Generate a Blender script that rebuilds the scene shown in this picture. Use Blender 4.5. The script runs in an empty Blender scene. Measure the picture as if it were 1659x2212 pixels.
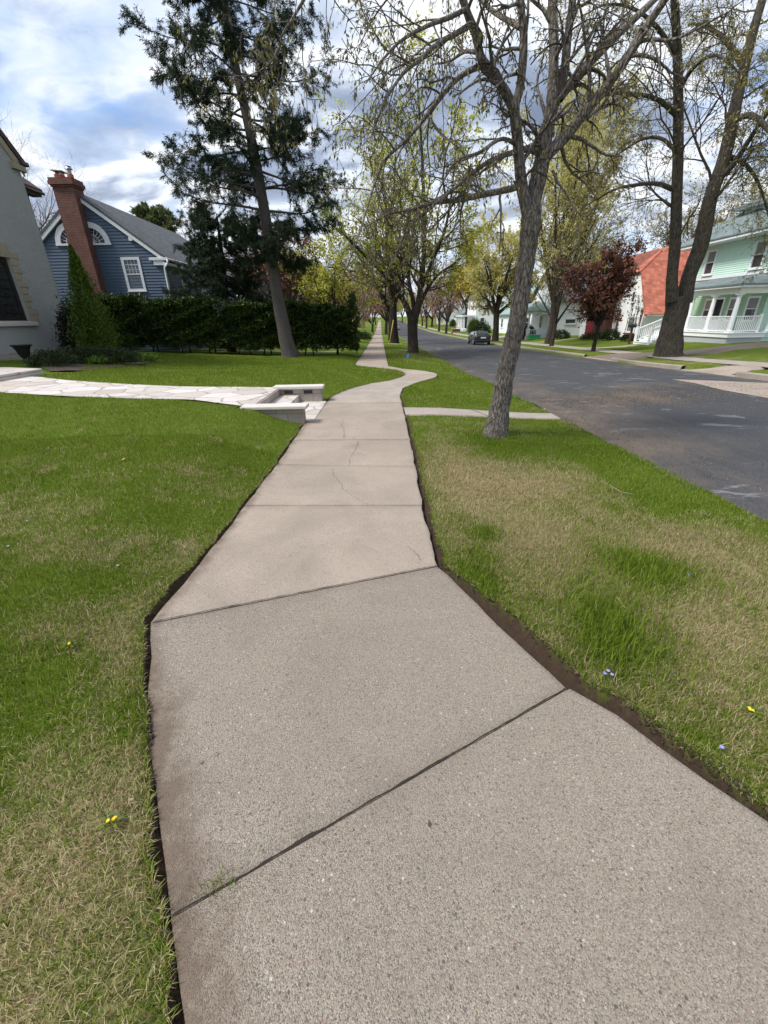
import bpy, math, random
import numpy as np
from mathutils import Matrix, Vector
R = math.radians
SC = bpy.context.scene
COL = SC.collection
rng = np.random.default_rng(7)
random.seed(7)

# ------------------------------------------------------------------ camera, world, sun, exposure
PITCH, ROLL, EYE = R(25.1), R(1.1), 1.5
cam = bpy.data.cameras.new('camera'); cam_o = bpy.data.objects.new('camera', cam); COL.objects.link(cam_o)
cam.sensor_fit = 'HORIZONTAL'; cam.sensor_width = 36; cam.lens = 36*893.4/1659
cam.clip_start = 0.05; cam.clip_end = 3000
cam_o.matrix_world = Matrix.Translation((0, 0, EYE)) @ Matrix.Rotation(math.pi/2-PITCH, 4, 'X') @ Matrix.Rotation(-ROLL, 4, 'Z')
SC.camera = cam_o
SC.view_settings.view_transform = 'Standard'; SC.view_settings.look = 'None'
SC.view_settings.exposure = 0.95; SC.view_settings.gamma = 1.0
SUN_AZ, SUN_EL = R(252), R(53)          # azimuth clockwise from +Y
W = bpy.data.worlds.new('World'); SC.world = W; W.use_nodes = True
SC.cycles.max_bounces = 6; SC.cycles.transparent_max_bounces = 8


class NT:
    """small helper for node trees"""
    def __init__(s, tree):
        s.t = tree; s.n = tree.nodes; s.l = tree.links
    def node(s, typ, ins=None, **props):
        n = s.n.new(typ)
        for k, v in props.items(): setattr(n, k, v)
        for k, v in (ins or {}).items():
            if hasattr(v, 'is_linked') or isinstance(v, bpy.types.NodeSocket): s.l.new(v, n.inputs[k])
            else: n.inputs[k].default_value = v
        return n
    def ramp(s, fac, stops, interp='LINEAR'):
        n = s.n.new('ShaderNodeValToRGB'); s.l.new(fac, n.inputs[0]); cr = n.color_ramp; cr.interpolation = interp
        while len(cr.elements) < len(stops): cr.elements.new(0.5)
        for e, (p, c) in zip(cr.elements, stops):
            e.position = p; e.color = (c, c, c, 1) if isinstance(c, (int, float)) else (*c, 1)
        return n.outputs[0]
    def noise(s, vec, scale, detail=4, rough=0.55, dist=0.0):
        return s.node('ShaderNodeTexNoise', {'Vector': vec, 'Scale': scale, 'Detail': detail, 'Roughness': rough, 'Distortion': dist}).outputs[0]
    def mix(s, f, a, b, mode='MIX'):
        n = s.n.new('ShaderNodeMix'); n.data_type = 'RGBA'; n.blend_type = mode
        for k, v in ((0, f), (6, a), (7, b)):
            if isinstance(v, bpy.types.NodeSocket): s.l.new(v, n.inputs[k])
            else: n.inputs[k].default_value = v if k == 0 else (*v, 1)
        return n.outputs[2]
    def math(s, op, a, b=0.0, clamp=False):
        n = s.n.new('ShaderNodeMath'); n.operation = op; n.use_clamp = clamp
        for k, v in ((0, a), (1, b)):
            if isinstance(v, bpy.types.NodeSocket): s.l.new(v, n.inputs[k])
            else: n.inputs[k].default_value = v
        return n.outputs[0]
    def scale(s, vec, xyz, rot=(0, 0, 0)):
        return s.node('ShaderNodeMapping', {'Vector': vec, 'Scale': xyz, 'Rotation': rot}).outputs[0]
    def attr(s, name):
        return s.node('ShaderNodeAttribute', attribute_name=name).outputs['Fac']


nt = NT(W.node_tree); nt.n.clear()
sky = nt.node('ShaderNodeTexSky', sky_type='NISHITA', sun_disc=False, sun_elevation=SUN_EL, sun_rotation=SUN_AZ, air_density=1.0, dust_density=0.6, ozone_density=2.0)
tc = nt.node('ShaderNodeTexCoord').outputs['Generated']
sx = nt.node('ShaderNodeSeparateXYZ', {0: tc})
zz = nt.math('MAXIMUM', nt.math('ADD', sx.outputs[2], 0.16), 0.05)
cx = nt.node('ShaderNodeCombineXYZ', {0: nt.math('DIVIDE', sx.outputs[0], zz), 1: nt.math('DIVIDE', sx.outputs[1], zz), 2: 0.35}).outputs[0]
warp = nt.node('ShaderNodeVectorMath', {0: cx, 1: nt.node('ShaderNodeVectorMath', {0: nt.node('ShaderNodeTexNoise', {'Vector': cx, 'Scale': 1.3, 'Detail': 3}).outputs[1], 1: (0.5, 0.5, 0.5)}, operation='MULTIPLY').outputs[0]}, operation='ADD').outputs[0]
n1 = nt.noise(nt.scale(warp, (0.9, 1.25, 1), (0, 0, 0.6)), 1.0, 8, 0.50)
n2 = nt.noise(nt.scale(warp, (1.0, 1.6, 1), (0, 0, 0.9)), 1.5, 7, 0.52)
n3 = nt.noise(cx, 0.55, 3, 0.5)
cover = nt.ramp(nt.math('ADD', n1, nt.math('MULTIPLY', n3, 0.25)), [(0.45, 0.0), (0.60, 1.0)])
tone = nt.ramp(nt.math('ADD', nt.math('MULTIPLY', n2, 0.65), nt.math('MULTIPLY', n1, 0.5)),
               [(0.40, (.34, .40, .52)), (0.485, (.56, .65, .80)), (0.535, (.98, .99, 1.0)), (0.575, (.78, .85, .96)), (0.63, (.36, .43, .57)), (0.72, (.20, .25, .36))])
# clouds are brighter on the side of the sky where the sun stands
sdir = (math.sin(SUN_AZ)*math.cos(SUN_EL), math.cos(SUN_AZ)*math.cos(SUN_EL), math.sin(SUN_EL))
glow = nt.math('ADD', 6.3, nt.math('MULTIPLY', nt.math('POWER', nt.math('MAXIMUM', nt.node('ShaderNodeVectorMath', {0: tc, 1: sdir}, operation='DOT_PRODUCT').outputs['Value'], 0.0), 6.0), 9.0))
tone = nt.node('ShaderNodeVectorMath', {0: tone, 'Scale': glow}, operation='SCALE').outputs[0]
blue = nt.mix(0.55, sky.outputs[0], (1.3, 2.7, 5.6))
low = nt.ramp(sx.outputs[2], [(0.0, 1.0), (0.22, 0.0)])
col = nt.mix(cover, blue, tone)
col = nt.mix(nt.math('MULTIPLY', low, 0.75), col, (5.6, 5.9, 6.3))
bg = nt.node('ShaderNodeBackground', {'Color': col, 'Strength': 0.1})
out = nt.node('ShaderNodeOutputWorld'); nt.l.new(bg.outputs[0], out.inputs[0])

sun = bpy.data.lights.new('sun', 'SUN'); sun_o = bpy.data.objects.new('sun', sun); COL.objects.link(sun_o)
sun.energy = 2.2; sun.angle = R(14); sun.color = (1.0, 0.95, 0.88)
sd = Vector((math.sin(SUN_AZ)*math.cos(SUN_EL), math.cos(SUN_AZ)*math.cos(SUN_EL), math.sin(SUN_EL)))
sun_o.rotation_euler = sd.to_track_quat('Z', 'Y').to_euler(); sun_o.location = (0, 0, 60)

# ------------------------------------------------------------------ the lie of the land
PY = [-60, 11, 20, 46, 80, 110, 150, 220, 300, 500]; PZ = [0, 0, -.4, -.95, -1.35, -1.5, -1.4, -.6, .3, 2.5]
KLY = [-40, 3, 6.5, 8, 10.3, 14, 25, 34, 45, 70, 600]; KLX = [3.15, 3.12, 3.0, 2.93, 2.8, 2.85, 3.3, 3.4, 3.4, 3.3, 3.3]
KRY = [-40, 10, 15, 22, 50, 150, 600]; KRX = [10.6, 10.6, 11.3, 11.8, 11.7, 12.5, 14]
LY = [-8, .38, .57, .93, 1.33, 1.82, 2.56, 3.4, 4.6, 6.43, 8.37, 9.17, 10.25, 10.97, 11.64, 12.62, 13.4, 13.84, 14.6, 15.62, 16.83, 17.9, 19.0, 20.2, 47.8, 600]
LX = [4.2, -.49, -.61, -.84, -1.06, -1.3, -1.26, -1.24, -1.22, -1.24, -1.1, -1.05, -.71, -.29, .2, .56, .72, .76, .76, .61, .12, -.45, -1.0, -1.2, -1.3, -1.3]
RY = [-8, .77, .94, 1.07, 1.27, 1.32, 2.34, 3.15, 4.68, 6.95, 9.0, 10.1, 10.84, 11.61, 12.3, 12.89, 13.6, 14.18, 15.0, 15.74, 16.38, 18.32, 47, 600]
RX = [6.04, 1.22, 1.1, 1.01, .9, .79, .35, .33, .36, .38, .38, .5, .83, 1.2, 1.5, 1.66, 1.74, 1.69, 1.5, 1.28, .85, .3, .29, .29]
def I(y, a, b): return np.interp(y, a, b)
def SS(t):
    t = np.clip(t, 0, 1); return t*t*(3-2*t)
def zs(Y): return I(Y, PY, PZ)
def xl(Y): return I(Y, LY, LX)
def xr(Y): return I(Y, RY, RX)
def zg(X, Y):
    """height of the land (before the pavements are cut into it)"""
    X = np.asarray(X, float); Y = np.asarray(Y, float)
    left = SS((-X-1.25)/1.0)*.27*I(Y, [0, 2, 5.5, 10, 20], [.25, .45, 1, 1, .45])+.38*SS((-X-4)/11)
    mid = -.1*SS((X-.6)/2.4)
    right = -.1+.05*SS((X-11.9)/3)+.42*SS((X-15.5)/6)
    k = I(Y, KRY, KRX)
    return zs(Y)+np.where(X < -1.2, left, np.where(X < 3.4, mid, np.where(X < k, -.25, right)))
FPX = 893.4
def ray(u, v):
    a = (u-829.5)/FPX; b = (1106-v)/FPX
    x = a*math.cos(ROLL)+b*math.sin(ROLL); y = -a*math.sin(ROLL)+b*math.cos(ROLL)
    return (x, math.cos(PITCH)+y*math.sin(PITCH), -math.sin(PITCH)+y*math.cos(PITCH))
def at(u, v, dz=0.0):
    """where the sight line through a point of the photograph (1659 wide) meets the land"""
    d = ray(u, v); f = lambda t: EYE+t*d[2]-float(zg(t*d[0], t*d[1]))-dz
    t = .1
    while f(t) > 0 and t < 3000: t *= 1.02
    lo, hi = t/1.02, t
    for _ in range(30):
        m = (lo+hi)/2
        if f(m) > 0: lo = m
        else: hi = m
    return Vector((lo*d[0], lo*d[1], EYE+lo*d[2]))
def onY(u, v, Y):
    d = ray(u, v); t = Y/d[1]; return Vector((t*d[0], Y, EYE+t*d[2]))
def ground(x, y): return Vector((x, y, float(zg(x, y))))

# ------------------------------------------------------------------ object helpers
def npmesh(name, V, faces, mat, parent=None, smooth=False, attrs=None, origin=None):
    """V (n,3); faces: list of (m,k) index arrays"""
    V = np.asarray(V, np.float32)
    if parent is not None and origin is None:
        origin = parent.matrix_world.translation if parent.parent is None else parent.get('_o', (0, 0, 0))
    me = bpy.data.meshes.new(name); me.vertices.add(len(V)); me.vertices.foreach_set('co', V.ravel())
    faces = [np.asarray(f, np.int32) for f in (faces if isinstance(faces, list) else [faces]) if len(f)]
    idx = np.concatenate([f.ravel() for f in faces]); tot = np.concatenate([np.full(len(f), f.shape[1], np.int32) for f in faces])
    me.loops.add(len(idx)); me.loops.foreach_set('vertex_index', idx)
    me.polygons.add(len(tot)); me.polygons.foreach_set('loop_start', np.concatenate([[0], np.cumsum(tot)[:-1]]).astype(np.int32))
    me.polygons.foreach_set('loop_total', tot)
    if smooth: me.polygons.foreach_set('use_smooth', np.ones(len(tot), bool))
    for k, a in (attrs or {}).items():
        at_ = me.attributes.new(k, 'FLOAT', 'POINT'); at_.data.foreach_set('value', np.asarray(a, np.float32))
    me.update(calc_edges=True); me.validate()
    if mat: me.materials.append(mat)
    o = bpy.data.objects.new(name, me); COL.objects.link(o)
    if parent is not None: o.parent = parent
    return o
def tag(o, label=None, cat=None, group=None, kind=None):
    if label: o['label'] = label
    if cat: o['category'] = cat
    if group: o['group'] = group
    if kind: o['kind'] = kind
    return o
def thing(name, label, cat, loc=(0, 0, 0), rotz=0.0, group=None):
    o = bpy.data.objects.new(name, None); COL.objects.link(o); o.location = loc; o.rotation_euler = (0, 0, rotz)
    o.empty_display_size = 0.2
    return tag(o, label, cat, group)
def dup(root, loc, rotz=0.0, label=None, scale=1.0):
    def rec(o, par):
        c = o.copy(); COL.objects.link(c); c.parent = par
        for ch in o.children: rec(ch, c)
        return c
    c = rec(root, None); c.location = loc; c.rotation_euler = (0, 0, rotz)
    c.scale = scale if hasattr(scale, '__len__') else (scale,)*3
    if label: c['label'] = label
    return c

class MB:
    """collects boxes, prisms and tubes and links them as one mesh object"""
    def __init__(s): s.v = []; s.f = []
    def add(s, vs, fs):
        b = len(s.v); s.v += [tuple(v) for v in vs]; s.f += [tuple(i+b for i in f) for f in fs]; return s
    def box(s, x0, x1, y0, y1, z0, z1):
        return s.add([(x0, y0, z0), (x1, y0, z0), (x1, y1, z0), (x0, y1, z0), (x0, y0, z1), (x1, y0, z1), (x1, y1, z1), (x0, y1, z1)],
                     [(0, 3, 2, 1), (4, 5, 6, 7), (0, 1, 5, 4), (1, 2, 6, 5), (2, 3, 7, 6), (3, 0, 4, 7)])
    def prism(s, poly, a, b):
        """poly: list of 3-vectors, extruded by the vector b-a added to each"""
        d = Vector(b)-Vector(a); n = len(poly)
        vs = [Vector(p) for p in poly]+[Vector(p)+d for p in poly]
        return s.add(vs, [tuple(range(n))[::-1], tuple(range(n, 2*n))]+[(i, (i+1) % n, (i+1) % n+n, i+n) for i in range(n)])
    def beam(s, p, q, w, h, up=(0, 0, 1)):
        p, q = Vector(p), Vector(q); t = (q-p).normalized(); u = Vector(up); x = t.cross(u).normalized(); y = x.cross(t)
        c = [p+x*w/2*a+y*h/2*b for a, b in ((-1, -1), (1, -1), (1, 1), (-1, 1))]
        return s.prism(c, p, q)
    def tube(s, pts, rad, k=8, caps=True):
        pts = [Vector(p) for p in pts]; n = len(pts); rad = rad if hasattr(rad, '__len__') else [rad]*n; vs = []
        for i, p in enumerate(pts):
            t = (pts[min(i+1, n-1)]-pts[max(i-1, 0)]).normalized(); ref = Vector((1, 0, 0)) if abs(t.x) < .9 else Vector((0, 1, 0))
            x = t.cross(ref).normalized(); y = t.cross(x)
            vs += [p+(x*math.cos(j*2*math.pi/k)+y*math.sin(j*2*math.pi/k))*rad[i] for j in range(k)]
        fs = [(i*k+j, i*k+(j+1) % k, (i+1)*k+(j+1) % k, (i+1)*k+j) for i in range(n-1) for j in range(k)]
        if caps: fs += [tuple(range(k))[::-1], tuple(range((n-1)*k, n*k))]
        return s.add(vs, fs)
    def lathe(s, prof, cx=0, cy=0, k=20):
        n = len(prof)
        vs = [(cx+r*math.cos(j*2*math.pi/k), cy+r*math.sin(j*2*math.pi/k), z) for r, z in prof for j in range(k)]
        fs = [(i*k+j, i*k+(j+1) % k, (i+1)*k+(j+1) % k, (i+1)*k+j) for i in range(n-1) for j in range(k)]
        return s.add(vs, fs+[tuple(range(k))[::-1], tuple(range((n-1)*k, n*k))])
    def build(s, name, mat, parent=None, bevel=0.0, smooth=False):
        me = bpy.data.meshes.new(name); me.from_pydata(s.v, [], s.f); me.update()
        if mat: me.materials.append(mat)
        if smooth: me.polygons.foreach_set('use_smooth', np.ones(len(me.polygons), bool))
        o = bpy.data.objects.new(name, me); COL.objects.link(o)
        if parent is not None: o.parent = parent
        if bevel:
            b = o.modifiers.new('bevel', 'BEVEL'); b.width = bevel; b.segments = 2; b.limit_method = 'ANGLE'
        return o

# ------------------------------------------------------------------ materials
def newmat(name):
    m = bpy.data.materials.new(name); m.use_nodes = True; n = NT(m.node_tree); n.n.clear()
    o = n.node('ShaderNodeOutputMaterial'); return m, n, o
def obj(n): return n.node('ShaderNodeTexCoord').outputs['Object']
def finish(n, o, color, rough=0.8, bump=None, bstr=0.3, bdist=0.02, metal=0.0, spec=0.5, **kw):
    p = n.node('ShaderNodeBsdfPrincipled'); p.inputs['Metallic'].default_value = metal; p.inputs['Specular IOR Level'].default_value = spec
    for k, v in (('Base Color', color), ('Roughness', rough)):
        if isinstance(v, bpy.types.NodeSocket): n.l.new(v, p.inputs[k])
        else: p.inputs[k].default_value = (*v, 1) if k == 'Base Color' else v
    for k, v in kw.items(): p.inputs[k.replace('_', ' ')].default_value = v
    if bump is not None:
        b = n.node('ShaderNodeBump', {'Height': bump, 'Strength': bstr, 'Distance': bdist}); n.l.new(b.outputs[0], p.inputs['Normal'])
    n.l.new(p.outputs[0], o.inputs[0])
def m_plain(name, c, rough=0.6, var=0.12, sc=3.0, bump=0.0, metal=0.0, spec=0.5, **kw):
    m, n, o = newmat(name); v = obj(n); f = n.noise(v, sc, 6, 0.6)
    col = n.mix(f, tuple(x*(1-var) for x in c), tuple(min(1, x*(1+var)) for x in c))
    finish(n, o, col, rough, n.noise(v, sc*14, 4) if bump else None, bump, 0.01, metal, spec, **kw); return m
def m_brick(name, c1, c2, mortar, w=0.21, h=0.075, rot=None, ms=0.011):
    m, n, o = newmat(name); v = obj(n); s = n.node('ShaderNodeSeparateXYZ', {0: v})
    u = n.math('ADD', s.outputs[0], s.outputs[1])
    vv = n.node('ShaderNodeCombineXYZ', {0: u, 1: s.outputs[2], 2: 0.0}).outputs[0]
    b = n.node('ShaderNodeTexBrick', {'Vector': vv, 'Color1': (*c1, 1), 'Color2': (*c2, 1), 'Mortar': (*mortar, 1), 'Scale': 1.0, 'Mortar Size': ms, 'Brick Width': w, 'Row Height': h, 'Bias': -0.1})
    col = n.mix(n.ramp(n.noise(v, 2.5, 5), [(0.35, 0.0), (0.7, 0.5)]), b.outputs[0], tuple(x*.45 for x in c1))
    finish(n, o, col, 0.85, n.math('SUBTRACT', n.noise(v, 40, 4), b.outputs[1]), 0.6, 0.012); return m
def m_shingle(name, c, var=0.35, row=0.14):
    m, n, o = newmat(name); v = obj(n); s = n.node('ShaderNodeSeparateXYZ', {0: v})
    vv = n.node('ShaderNodeCombineXYZ', {0: n.math('ADD', s.outputs[0], s.outputs[1]), 1: n.math('MULTIPLY', s.outputs[2], 1.6), 2: 0.0}).outputs[0]
    b = n.node('ShaderNodeTexBrick', {'Vector': vv, 'Color1': (*[x*(1-var) for x in c], 1), 'Color2': (*[x*(1+var) for x in c], 1), 'Mortar': (*[x*.45 for x in c], 1), 'Scale': 1.0, 'Mortar Size': 0.008, 'Brick Width': 0.3, 'Row Height': row})
    col = n.mix(0.4, b.outputs[0], n.mix(n.noise(v, 30, 6, 0.7), tuple(x*.6 for x in c), tuple(x*1.4 for x in c)))
    finish(n, o, col, 0.9, n.math('SUBTRACT', n.noise(v, 60, 3), b.outputs[1]), 0.5, 0.01); return m
def m_leaf(name, stops, trans=0.35, rough=0.5):
    m, n, o = newmat(name); g = n.node('ShaderNodeNewGeometry'); v = obj(n)
    f = n.math('ADD', n.math('MULTIPLY', g.outputs['Random Per Island'], 0.65), n.math('MULTIPLY', n.noise(v, 0.9, 3), 0.4))
    c = n.ramp(f, stops)
    d = n.node('ShaderNodeBsdfDiffuse', {'Color': c}); t = n.node('ShaderNodeBsdfTranslucent', {'Color': c})
    mx = n.node('ShaderNodeMixShader', {0: trans}); n.l.new(d.outputs[0], mx.inputs[1]); n.l.new(t.outputs[0], mx.inputs[2])
    gl = n.node('ShaderNodeBsdfGlossy', {'Roughness': rough, 'Color': (1, 1, 1, 1)}); m2 = n.node('ShaderNodeMixShader', {0: 0.02})
    n.l.new(mx.outputs[0], m2.inputs[1]); n.l.new(gl.outputs[0], m2.inputs[2]); n.l.new(m2.outputs[0], o.inputs[0]); return m
def m_bark(name, dark, light, sx=14, sz=2.2, bd=0.03, moss=0.0):
    m, n, o = newmat(name); v = obj(n)
    vw = n.node('ShaderNodeVectorMath', {0: v, 1: n.node('ShaderNodeVectorMath', {0: n.node('ShaderNodeTexNoise', {'Vector': v, 'Scale': 5.0, 'Detail': 3}).outputs[1], 1: (0.1, 0.1, 0.1)}, operation='MULTIPLY').outputs[0]}, operation='ADD').outputs[0]
    w = n.scale(vw, (sx, sx, sz)); a = n.noise(w, 1.6, 7, 0.62)
    vor = n.node('ShaderNodeTexVoronoi', {'Vector': w, 'Scale': 1.5}, feature='DISTANCE_TO_EDGE').outputs[0]
    h = n.math('ADD', n.math('MULTIPLY', n.math('MINIMUM', vor, 0.35), 1.2), n.math('MULTIPLY', a, 0.8))
    c = n.ramp(h, [(0.32, dark), (0.55, tuple((x+y)/2 for x, y in zip(dark, light))), (0.8, light)])
    c = n.mix(n.ramp(n.noise(v, 2.2, 4), [(0.4, 0.0), (0.75, 0.55)]), c, tuple(x*.55 for x in light))
    if moss: c = n.mix(n.ramp(n.noise(v, 3.5, 5), [(0.5, 0.0), (0.72, moss)]), c, (0.10, 0.105, 0.04))
    finish(n, o, c, 0.95, h, 0.9, bd, spec=0.2); return m

MT = {}
MT['trim'] = m_plain('white_paint', (.72, .74, .76), .5, .06, 2)
MT['porch_white'] = m_plain('porch_white_paint', (.84, .85, .86), .5, .06, 2)
MT['glass'] = m_plain('window_glass', (.03, .035, .04), .06, .3, 1.5, spec=0.9)
MT['curtain'] = m_plain('curtained_glass', (.2, .215, .22), .18, .25, 6, spec=0.8)
MT['dark_frame'] = m_plain('dark_window_frame', (.018, .015, .013), .45)
MT['brown_metal'] = m_plain('brown_metal', (.05, .028, .022), .5, .2, 4)
MT['brick'] = m_brick('red_brick', (.19, .055, .034), (.10, .030, .021), (.16, .115, .095))
MT['brick_dark'] = m_brick('dark_red_brick', (.15, .035, .022), (.10, .026, .018), (.12, .08, .065))
MT['clay'] = m_plain('clay_flue', (.42, .14, .06), .8)
MT['zinc'] = m_plain('galvanised_metal', (.35, .36, .37), .4, .2, 5, metal=0.7)
MT['blue_siding'] = m_plain('slate_blue_siding', (.066, .103, .158), .5, .12, 1.2)
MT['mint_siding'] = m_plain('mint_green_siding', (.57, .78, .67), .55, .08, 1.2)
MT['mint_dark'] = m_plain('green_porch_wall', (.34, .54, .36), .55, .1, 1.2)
MT['white_siding'] = m_plain('white_siding', (.82, .84, .86), .55, .06, 1.0)
MT['white_stucco'] = m_plain('white_stucco', (.83, .83, .82), .9, .12, 1.4, bump=.3)
MT['roof_grey'] = m_shingle('grey_shingles', (.095, .10, .11))
MT['roof_green'] = m_shingle('grey_green_shingles', (.16, .20, .20))
MT['roof_mint'] = m_shingle('pale_green_shingles', (.25, .34, .31))
MT['roof_red'] = m_shingle('red_shingles', (.46, .150, .098), .5, .30)
MT['roof_brown'] = m_shingle('brown_shingles', (.075, .045, .04))
MT['grey_paint'] = m_plain('light_grey_paint', (.42, .44, .47), .7, .08, 1.5)
MT['black_iron'] = m_plain('black_cast_iron', (.012, .014, .014), .45, .3, 9)
MT['red_door'] = m_plain('red_door_paint', (.30, .02, .025), .45)
MT['car_paint'] = m_plain('charcoal_car_paint', (.022, .026, .034), .18, .05, 1, metal=0.35, Coat_Weight=0.8)
MT['car_glass'] = m_plain('car_glass', (.06, .075, .085), .05, .1, 1, spec=1.0)
MT['tyre'] = m_plain('tyre_rubber', (.012, .012, .012), .8)
MT['alloy'] = m_plain('alloy_rim', (.55, .56, .58), .3, .1, 5, metal=0.6)
MT['tail'] = m_plain('tail_lamp_red', (.25, .015, .012), .15)
MT['plate'] = m_plain('number_plate', (.7, .7, .72), .4)
MT['hydrant'] = m_plain('hydrant_paint', (.35, .11, .06), .5)
MT['flag_blue'] = m_plain('blue_flag_plastic', (.02, .28, .75), .5)
MT['flag_white'] = m_plain('white_flag_plastic', (.75, .75, .75), .5)
MT['yellow_tube'] = m_plain('yellow_plastic', (.62, .40, .04), .5)
MT['green_bin'] = m_plain('green_bin_plastic', (.02, .25, .09), .5)
MT['wood_post'] = m_plain('red_brown_post', (.09, .03, .028), .7)
MT['bark_hero'] = m_bark('hackberry_bark', (.018, .015, .0125), (.27, .235, .205), 24, 5.5, .02, 0.12)
MT['bark_maple'] = m_bark('maple_bark', (.022, .018, .014), (.115, .097, .078), 12, 1.6, .04, 0.35)
MT['bark_street'] = m_bark('street_tree_bark', (.014, .011, .009), (.085, .068, .054), 12, 1.4, .04)
MT['bark_dark'] = m_bark('dark_bark', (.011, .009, .008), (.05, .039, .032), 12, 1.4, .04)
MT['bark_spruce'] = m_bark('spruce_bark', (.04, .034, .031), (.135, .12, .11), 20, 9, .015)
MT['twig_light'] = m_plain('pale_twig_bark', (.15, .13, .085), .9, .3, 4)
MT['twig'] = m_plain('twig_bark', (.045, .036, .03), .9, .3, 4)
MT['twig_pink'] = m_plain('pinkish_twig_bark', (.13, .085, .07), .9, .3, 4)
MT['leaf_hero'] = m_leaf('young_olive_leaves', [(0.15, (.07, .055, .03)), (0.5, (.15, .13, .045)), (0.75, (.22, .21, .06)), (0.95, (.33, .30, .09))], .45)
MT['leaf_green'] = m_leaf('fresh_green_leaves', [(0.15, (.19, .18, .035)), (0.5, (.46, .47, .055)), (0.8, (.60, .62, .09)), (0.98, (.66, .62, .15))], .58)
MT['leaf_yellowgreen'] = m_leaf('yellow_green_leaves', [(0.15, (.32, .27, .10)), (0.5, (.62, .57, .18)), (0.9, (.76, .71, .30))], .58)
MT['leaf_yellow'] = m_leaf('bright_yellow_blossom', [(0.15, (.30, .22, .02)), (0.6, (.62, .48, .03)), (0.95, (.72, .60, .08))], .4)
MT['leaf_red'] = m_leaf('purple_red_leaves', [(0.15, (.055, .022, .016)), (0.5, (.135, .055, .034)), (0.95, (.25, .115, .065))], .35)
MT['leaf_pink'] = m_leaf('pinkish_buds', [(0.15, (.18, .10, .075)), (0.5, (.36, .20, .14)), (0.95, (.48, .33, .21))], .35)
MT['leaf_bud'] = m_leaf('olive_buds', [(0.15, (.14, .11, .05)), (0.5, (.30, .26, .08)), (0.95, (.44, .40, .13))], .4)
MT['needle'] = m_leaf('spruce_needles', [(0.15, (.009, .016, .009)), (0.5, (.021, .040, .017)), (0.95, (.046, .073, .028))], .12)
MT['needle_far'] = m_leaf('pine_needles', [(0.15, (.05, .07, .025)), (0.5, (.12, .15, .05)), (0.95, (.21, .23, .08))], .15)
MT['hedge'] = m_leaf('arborvitae_sprays', [(0.15, (.008, .013, .006)), (0.5, (.032, .054, .015)), (0.8, (.10, .15, .03)), (0.98, (.21, .27, .055))], .1)
MT['shrub_bright'] = m_leaf('bright_conical_shrub_leaves', [(0.15, (.025, .05, .006)), (0.5, (.075, .13, .012)), (0.95, (.14, .20, .022))], .25)
MT['shrub_dark'] = m_leaf('dark_shrub_leaves', [(0.15, (.010, .010, .008)), (0.5, (.024, .026, .018)), (0.95, (.06, .058, .042))], .15)
MT['yew'] = m_leaf('yew_leaves', [(0.15, (.010, .016, .006)), (0.5, (.028, .042, .012)), (0.95, (.06, .085, .022))], .15)
MT['groundcover'] = m_leaf('pale_green_perennial_leaves', [(0.15, (.07, .13, .02)), (0.5, (.15, .26, .035)), (0.95, (.25, .36, .07))], .3)
MT['petal_yellow'] = m_plain('yellow_petals', (.75, .52, .01), .6)
MT['petal_violet'] = m_plain('violet_petals', (.26, .24, .62), .6)
# ------------------------------------------------------------------ ground, pavements, road
def steps(*segs):
    out = []
    for a, b, d in segs: out += list(np.arange(a, b-1e-6, d))
    return np.array(out+[segs[-1][1]])
def wob(y, f, seed=0): return np.sin(y*f+seed)+.6*np.sin(y*f*2.3+seed*2.1+1)+.4*np.sin(y*f*5.1+seed*1.3)
# paths cut into the lawn: (x0, x1, y0, y1, depth)
def service_y(x): return 7.06-.02*x, 7.76-.11*x
def walk_y(x):    # flagstone walk from the steps to the house platform, x < -2
    return np.interp(-x, [2, 3.3, 7.1, 8.5, 40], [6.55, 7.38, 8.1, 8.3, 9.0]), np.interp(-x, [2, 3.9, 7.2, 8.2, 40], [8.62, 8.95, 9.85, 10.3, 11])
TM = lambda Y, side: np.where(side > 0, .026, .016)+.009*wob(Y, 4.0, side)+.006*wob(Y, 17., side+2)+np.where(side > 0, .075*np.exp(-((Y-1.55)/.5)**2)+.035*np.exp(-((Y-.75)/.4)**2)+.02*SS((9-Y)/4), .022*np.exp(-((Y-2.2)/.5)**2))
def cut(X, Y):
    """how far inside a cut (0..1) and whether it is bare soil"""
    a = xl(Y)-TM(Y, 0.0); b = xr(Y)+TM(Y, 1.0)
    d = np.minimum(X-a, b-X)
    s0, s1 = service_y(X)
    d = np.maximum(d, np.where(X > .3, np.minimum(Y-s0+.02, s1-Y+.05), -1))
    return d
def lawnbump(X, Y): return .012*wob(X*1.1+Y*.7, 2.1, 1)*(1-.95*SS((cut(X, Y)+.35)/.3))*np.where((X > 2.5) & (X < 13), 0, 1)
gx = steps((-140, -60, 16), (-60, -30, 3), (-30, -12, .8), (-12, -4, .3), (-4, -1.6, .12), (-1.6, 2.2, .04), (2.2, 3.6, .1), (3.6, 12, 1.2), (12, 24, .5), (24, 40, 2), (40, 200, 20))
gy = steps((-40, -4, 3), (-4, 0, .25), (0, 3.2, .04), (3.2, 9.2, .07), (9.2, 21, .12), (21, 50, .6), (50, 150, 3), (150, 700, 25))
GX, GY = np.meshgrid(gx, gy)
GZ = zg(GX, GY); D = cut(GX, GY)
nearbed = (GY > -6) & (GY < 60)
GZ = GZ-.045*SS((D+.012)/.04)-.05*SS((D-.06)/.06)
BX0, BX1, BY0, BY1 = -2.3, -1.0, 6.5, 8.72      # pit of the entry steps
w0, w1 = walk_y(GX)
GZ = np.where((GX > BX0) & (GX < -1.1) & (GY > BY0+.1) & (GY < BY1-.02), zs(GY)-.12, GZ)
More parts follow.
